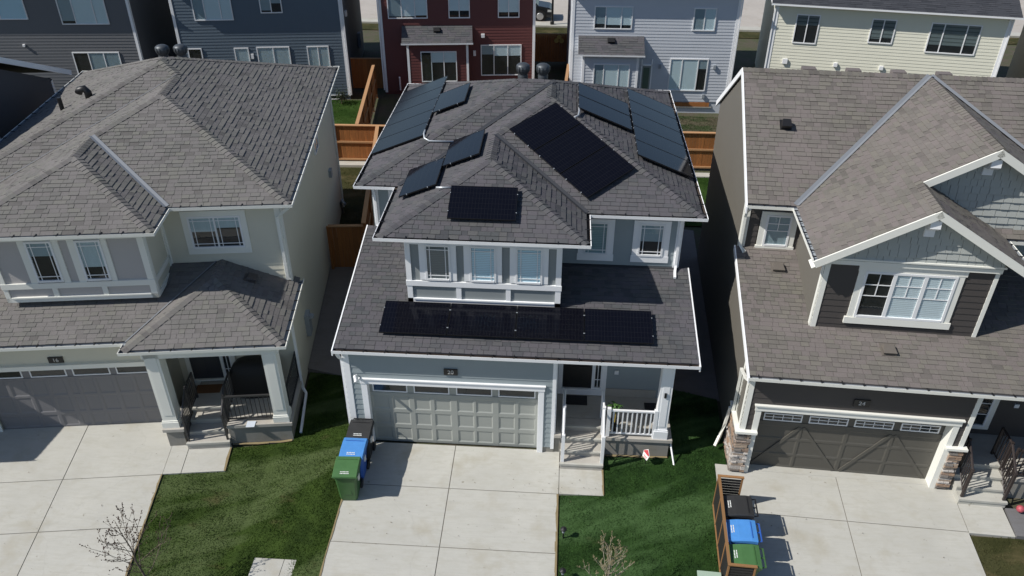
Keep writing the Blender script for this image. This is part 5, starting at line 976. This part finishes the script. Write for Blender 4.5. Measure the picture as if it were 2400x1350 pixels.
# cedar screen
t = thing('bin_screen', 'three-sided cedar screen with black slats around the bins of the brown house', 'bin screen', (*G('R', -.6, -3.9), .08+GS*-3.9), FR['R'][1]); BLK = paint('black_slat', (.018, .017, .017), .6)
fr = F((0, 0, 0), Y, Z); Ls = 2.62; sl2 = F((0, 0, .0), (0, 1, GS), Z)
def screen(fr, L_, n, gap=True, hgt=1.1):
    for i in range(n+1): MB().box(fr, L_*i/n-.022, L_*i/n+.022, .0, hgt, -.02, .02).build('screen_post', SCREENW, t)
    MB().box(fr, -.035, L_+.035, hgt, hgt+.03, -.035, .035).build('screen_cap', SCREENW, t); MB().box(fr, 0, L_, .02, .08, -.02, .02).build('screen_bottom_rail', SCREENW, t)
    m_ = int(L_/n/.075)
    k = 0; z = .13
    while z < hgt-.06: MB().box(fr, .03, L_-.03, z, z+.07, -.008, .008).build('slat', BLK, t); z += .092
screen(sl2, Ls, 4); screen(F((0, 0, 0), X, Z), .6, 1); screen(F((0, Ls, Ls*GS), X, Z), .6, 1)
# ================================================================ small things
t = thing('barbecue', 'large barbecue under a black cover on the beige porch', 'barbecue', (*G('L', 5.75, .55), .43), FR['L'][1]); bc = MB(); BCM = paint('black_cover', (.004, .004, .0045), .7, .2)
prof = [(.62, .0), (.66, .4), (.64, .8), (.5, 1.08), (.3, 1.2), (.0, 1.22)]; vs = []
for r, z in prof:
    for k in range(20): a = 2*math.pi*k/20; vs.append((math.copysign(abs(math.cos(a))**.7, math.cos(a))*r*1.12+.03*math.sin(a*5), math.copysign(abs(math.sin(a))**.7, math.sin(a))*r*.62, z))
bc.add(vs, [(i*20+k, i*20+(k+1) % 20, (i+1)*20+(k+1) % 20, (i+1)*20+k) for i in range(5) for k in range(20)]); bc.build('cover', BCM, t, smooth=True)
for x, y in ((-.5, -.25), (.5, -.25), (.5, .25), (-.5, .25)): MB().tube([(x, y, 0), (x, y, .12)], .03, 6).build('caster', BLACKP, t)
def mat_(loc, rz, w_, d_, mat, label): o = MB().box(W0, -w_/2, w_/2, -d_/2, d_/2, 0, .012).build('doormat', mat, None); o.location = loc; o.rotation_euler = (0, 0, rz); tag(o, label, 'doormat', 'doormats'); return o
mat_((*G('L', 4.22, .72), .43), FR['L'][1], .75, .4, paint('coir_mat', (.16, .075, .03), .95, .3), 'brown doormat at the door of the beige house'); mat_((6.33, 1.48, .702), 0, .7, .42, paint('charcoal_mat', (.02, .02, .022), .95, .2), 'charcoal doormat at the door of the grey house'); mat_((8.55, 1.35, .702), 0, .4, .3, paint('charcoal_mat', (.02, .02, .022), .95, .2), 'small dark mat at the far right end of the grey porch')
o = MB().prism(F((0, 0, 0), X, (0, 1, .05)), [(-.13, -.1), (.11, -.13), (.16, .08), (-.08, .11)], 0, .006).build('flyer', paint('paper_blue', (.55, .6, .66), .6)); o.location = (*G('L', 5.8, -.97), .44); o.rotation_euler = (R(8), 0, R(15)); tag(o, 'folded paper flyer lying on the porch edge of the beige house', 'flyer')
def planter(loc, label):
    t = thing('potted_plant', label, 'potted plant', loc); MB().lathe((0, 0, 0), [(.11, 0), (.15, .28), (.165, .3), (.14, .3), (.13, .27)], 14).build('pot', BLACKP, t); MB().tube([(0, 0, .27), (.01, 0, .5), (-.01, .01, .75)], [.02, .016, .012], 6).build('stem', paint('yellow_stem', (.35, .26, .05), .7), t)
    lm = paint('leaf_green', (.06, .14, .03), .6, .3); me = MB().add([(0, 0, 0), (.05, .03, .03), (.13, 0, -.01), (.05, -.03, .03)], [(0, 1, 2, 3)]).mesh('leaf', lm)
    for k in range(60): inst('leaf', me, t, Matrix.Translation((random.gauss(0, .06), random.gauss(0, .06), random.uniform(.68, .92))) @ Matrix.Rotation(random.uniform(0, 6.3), 4, 'Z') @ Matrix.Rotation(random.uniform(-.6, .8), 4, 'Y'))
planter((7.42, .32, .7), 'leafy potted plant behind the white railing of the grey porch')
t = thing('yard_sign', 'small red and white sign on a stake in the lawn by the grey porch', 'yard sign', (8.32, -.3, H(8.32, -.3)), R(-62)); MB().tube([(0, 0, -.05), (0, 0, .3)], .012, 6).build('stake', BLACKP, t); fr = F((0, -.01, .33), X, (0, .3, 1))
MB().prism(fr, [(-.11, -.12), (.11, -.12), (.14, .06), (0, .2), (-.14, .06)], -.006, .006).build('sign_board', paint('sign_white', (.75, .75, .73), .5), t); MB().prism(fr, [(-.12, .03), (.12, .03), (.12, .075), (0, .175), (-.12, .075)], .007, .011).build('sign_band', paint('sign_red', (.5, .06, .07), .5), t); MB().box(fr, -.08, .08, -.06, -.04, .007, .01).box(fr, -.06, .06, -.1, -.085, .007, .01).build('sign_lines', paint('sign_red', (.5, .06, .07), .5), t)
def path_light(x, y, label):
    t = thing('path_light', label, 'garden light', (x, y, H(x, y)), group='garden lights along the driveways'); MB().tube([(0, 0, -.03), (0, 0, .2)], .018, 8).build('stake', BLACKP, t); MB().lathe((0, 0, .2), [(.04, 0), (.05, .1), (.045, .11)], 10).build('lens', paint('lens_grey', (.3, .33, .36), .3), t); MB().lathe((0, 0, .31), [(.085, 0), (.08, .02), (.02, .05)], 12).build('cap', BLACKP, t)
path_light(6.06, -2.85, 'black garden light beside the grey house driveway, nearer the porch'); path_light(6.06, -4.05, 'black garden light beside the grey house driveway, nearer the street'); path_light(-3.55, -4.75, 'garden light at the foot of the left sapling')
t = thing('utility_box', 'pale green utility box at the edge of the lawn beside the cedar screen', 'utility box', (*G('R', -.95, -3.95), H(9.6, -4.3)), FR['R'][1]); UG = paint('utility_green', (.35, .45, .36), .55); MB().box(W0, -.25, .25, -.45, .3, -.1, .42).build('cabinet', UG, t); MB().box(W0, -.28, .28, -.48, .33, .42, .46).build('cabinet_lid', UG, t); MB().box(front(0, -.45), -.05, .05, .15, .25, 0, .02).build('latch', METALIN, t)
o = MB().lathe((0, 0, 0), [(.1*math.sin(math.pi*(k+.02)/12.04), .1-.1*math.cos(math.pi*(k+.02)/12.04)) for k in range(13)], 16).build('ball', paint('red_ball', (.42, .08, .1), .5, .8, scale=26), None, smooth=True); o.location = (*G('R', 7.35, -.62), .08); tag(o, 'red patterned ball on the gravel beside the brown stair railing', 'ball')
# saplings
BARK = paint('grey_bark', (.16, .125, .095), .85, .25, scale=12, fine=60); BARK2 = paint('twig_tan', (.36, .32, .25), .8, .2); BUD = paint('bud', (.09, .05, .035), .7, .3); BUDG = paint('green_bud', (.2, .17, .09), .7, .3)
def sapling(loc, hgt, lean, label, bark, bud, seed, spread=1, nl=9):
    rd = random.Random(seed); t = thing('sapling', label, 'tree', loc, group='bare young trees on the front lawns'); top = Vector((lean[0], lean[1], hgt))
    pts = [Vector((0, 0, -.1))]+[top*(k/6)+Vector((rd.gauss(0, .02), rd.gauss(0, .02), 0)) for k in range(1, 7)]; MB().tube(pts, [.036, .031, .026, .02, .015, .01, .004], 8).build('trunk', bark, t, smooth=True)
    tw = MB(); bd = MB()
    def budat(p, s=.018):
        p = Vector(p); bd.add([p+Vector(v)*s*.62*rd.uniform(.7, 1.5) for v in ((1, 0, 0), (0, 1, 0), (-1, 0, 0), (0, -1, 0), (0, 0, 1.6), (0, 0, -1))], [(0, 1, 4), (1, 2, 4), (2, 3, 4), (3, 0, 4), (1, 0, 5), (2, 1, 5), (3, 2, 5), (0, 3, 5)])
    def twig(p, d, ln, r, lv):
        q = [Vector(p)]; d = d.normalized()
        for k in range(4): d = (d+Vector((rd.gauss(0, .09), rd.gauss(0, .09), rd.gauss(.1, .06)))).normalized(); q.append(q[-1]+d*ln/4)
        if lv: tw.tube(q, [r*(1-.18*k) for k in range(5)], 4)
        else: MB().tube(q, [r*(1-.18*k) for k in range(5)], 5).build('branch', bark, t, smooth=True)
        for k in range(1, 5):
            if rd.random() < .6: budat(q[k]+Vector((rd.gauss(0, .01), rd.gauss(0, .01), rd.gauss(0, .01))))
            if lv < 2:
                for s in range(2 if lv == 0 else 1):
                    if rd.random() < (.6 if lv == 0 else .4): twig(q[k], d+Vector((rd.gauss(0, .6), rd.gauss(0, .6), rd.gauss(.15, .3))), ln*rd.uniform(.25, .5), r*.55, lv+1)
        budat(q[-1], .024)
    for i in range(nl):
        f_ = .3+.62*i/nl; a = i*2.4+rd.random(); p = top*f_; d = Vector((math.cos(a)*spread, math.sin(a)*spread, rd.uniform(.6, 1.1))); twig(p, d, hgt*.4*(1.2-f_)+.15, .011*(1.2-f_)+.003, 0)
    for k in range(8): budat(top*(1-k*.03))
    tw.build('twigs', bark, t, kind='stuff'); bd.build('buds', bud, t, kind='stuff')
sapling((-3.72, -5.05, H(-3.7, -5)), 2.75, (-.38, .05), 'bare young tree with dark buds on the lawn beside the beige house driveway', BARK, BUD, 3, 1.0, 17); sapling((7.0, -4.75, H(7, -4.7)), 1.95, (.12, .05), 'bare young tree with pale twigs on the lawn beside the grey house driveway', BARK2, BUDG, 8, .6, 20)
# shrub by the navy house
t = thing('shrub', 'small dark shrub at the foot of the navy house', 'shrub', (-7.2, 27.6, .0)); lm = paint('dark_leaf', (.03, .045, .02), .7, .3); MB().tube([(0, 0, -.05), (0, 0, .4)], .03, 6).build('stem', BARK, t)
lv = MB()
for k in range(500):
    v = Vector((random.gauss(0, .22), random.gauss(0, .22), .45+random.gauss(0, .2))); a = Vector((random.gauss(0, 1), random.gauss(0, 1), random.gauss(0, 1))).normalized()*.05; b = a.cross(Vector((random.random(), random.random(), 1))).normalized()*.03; lv.add([v+a, v+b, v-a, v-b], [(0, 1, 2, 3)])
lv.build('foliage', lm, t, kind='stuff')
# parked SUV on the rear road
t = thing('suv', 'dark grey SUV parked on the street between the red and the pale grey house', 'SUV', (4.6, 46.7, 0)); CAR = paint('car_paint', (.016, .018, .022), .22, .1, bmp=0); TYRE = paint('tyre', (.015, .015, .016), .8); RIM = paint('alloy', (.55, .55, .56), .3, .05, metal=.7)
prof = [(-4.85, .35), (-4.9, .8), (-4.8, 1.1), (-4.55, 1.68), (-2.3, 1.76), (-1.75, 1.68), (-1.15, 1.14), (-.25, 1.0), (-.03, .85), (0, .5), (-.1, .3)]
secs = [(.0, .88), (.06, 1.0), (1.0, 1.03), (1.84, 1.0), (1.9, .88)]; vs = []; n = len(prof)
for y, k in secs:
    for x, z in prof: tp = .12*max(0, z-1.05)/.7; vs.append(((x+2.45)*(.985 if k < .95 else 1)-2.45, y+(tp if y < .95 else -tp)*1.6, .3+(z-.3)*(.97 if k < .95 else 1)))
MB().add(vs, [(i*n+k, i*n+(k+1) % n, (i+1)*n+(k+1) % n, (i+1)*n+k) for i in range(4) for k in range(n)]+[tuple(range(n))[::-1], tuple(range(4*n, 5*n))]).build('body', CAR, t)
for x in (-.95, -3.9):
    for y, s in ((.0, 1), (1.9, -1)):
        MB().tube([(x, y-.01*s, .38), (x, y+.06*s, .38)], .47, 20).build('wheel_arch', BLACKP, t); wl = MB().tube([(x, y-.05*s, .38), (x, y+.2*s, .38)], .38, 22).build('wheel', TYRE, t); MB().tube([(x, y-.06*s, .38), (x, y-.04*s, .38)], .26, 18).build('rim_disc', BLACKP, wl)
        for k in range(6):
            a = k*math.pi/3; fr = F((x, y-.075*s, .38), (math.cos(a), 0, math.sin(a)), (-math.sin(a), 0, math.cos(a))); MB().box(fr, .02, .25, -.028, .028, -.012, .012).build('rim_spoke', RIM, wl)
        MB().lathe((0, 0, 0), [(.25, -.015), (.27, 0), (.25, .015)], 20).build('rim_ring', RIM, wl).matrix_basis = Matrix.Translation((x, y-.065*s, .38)) @ Matrix.Rotation(math.pi/2, 4, 'X')
for y, s in ((.0, 1), (1.9, -1)):
    MB().add([(x, y+q*s, z) for x, z, q in ((-4.3, 1.2, .02), (-1.5, 1.2, .02), (-1.95, 1.6, .11), (-4.2, 1.6, .11))], [(0, 1, 2, 3)]).build('side_window', paint('car_glass', (.01, .012, .014), .08, .1, bmp=0), t); MB().box(F((-.16, y+.08*s, .78), X, Y), -.22, .13, -.1, .12, -.07, .09).build('headlight', paint('lamp_glass', (.5, .52, .52), .15, .1, bmp=0), t)
MB().add([(-1.68, .2, 1.66), (-1.68, 1.7, 1.66), (-1.1, 1.8, 1.16), (-1.1, .1, 1.16)], [(0, 1, 2, 3)]).build('windscreen', paint('car_glass', (.01, .012, .014), .08, .1, bmp=0), t); MB().box(W0, -.03, .03, .3, 1.6, .5, .85).build('grille', BLACKP, t); MB().box(W0, -.25, .04, .02, 1.88, .3, .46).build('bumper', METALIN, t)
t = thing('street_pole', 'slim black pole on the pavement between the red and the pale grey house', 'street pole', (4.62, 45.5, .0)); MB().tube([(0, 0, -.1), (0, 0, 7)], [.09, .06], 10).build('pole', BLACKP, t); MB().lathe((0, 0, 0), [(.16, 0), (.15, .3), (.1, .4)], 12).build('pole_base', BLACKP, t); MB().tube([(0, 0, 6.8), (0, 1.2, 7.1)], .04, 8).build('lamp_arm', BLACKP, t); MB().box(W0, -.1, .1, 1.0, 1.6, 7.05, 7.15).build('lamp_head', BLACKP, t)
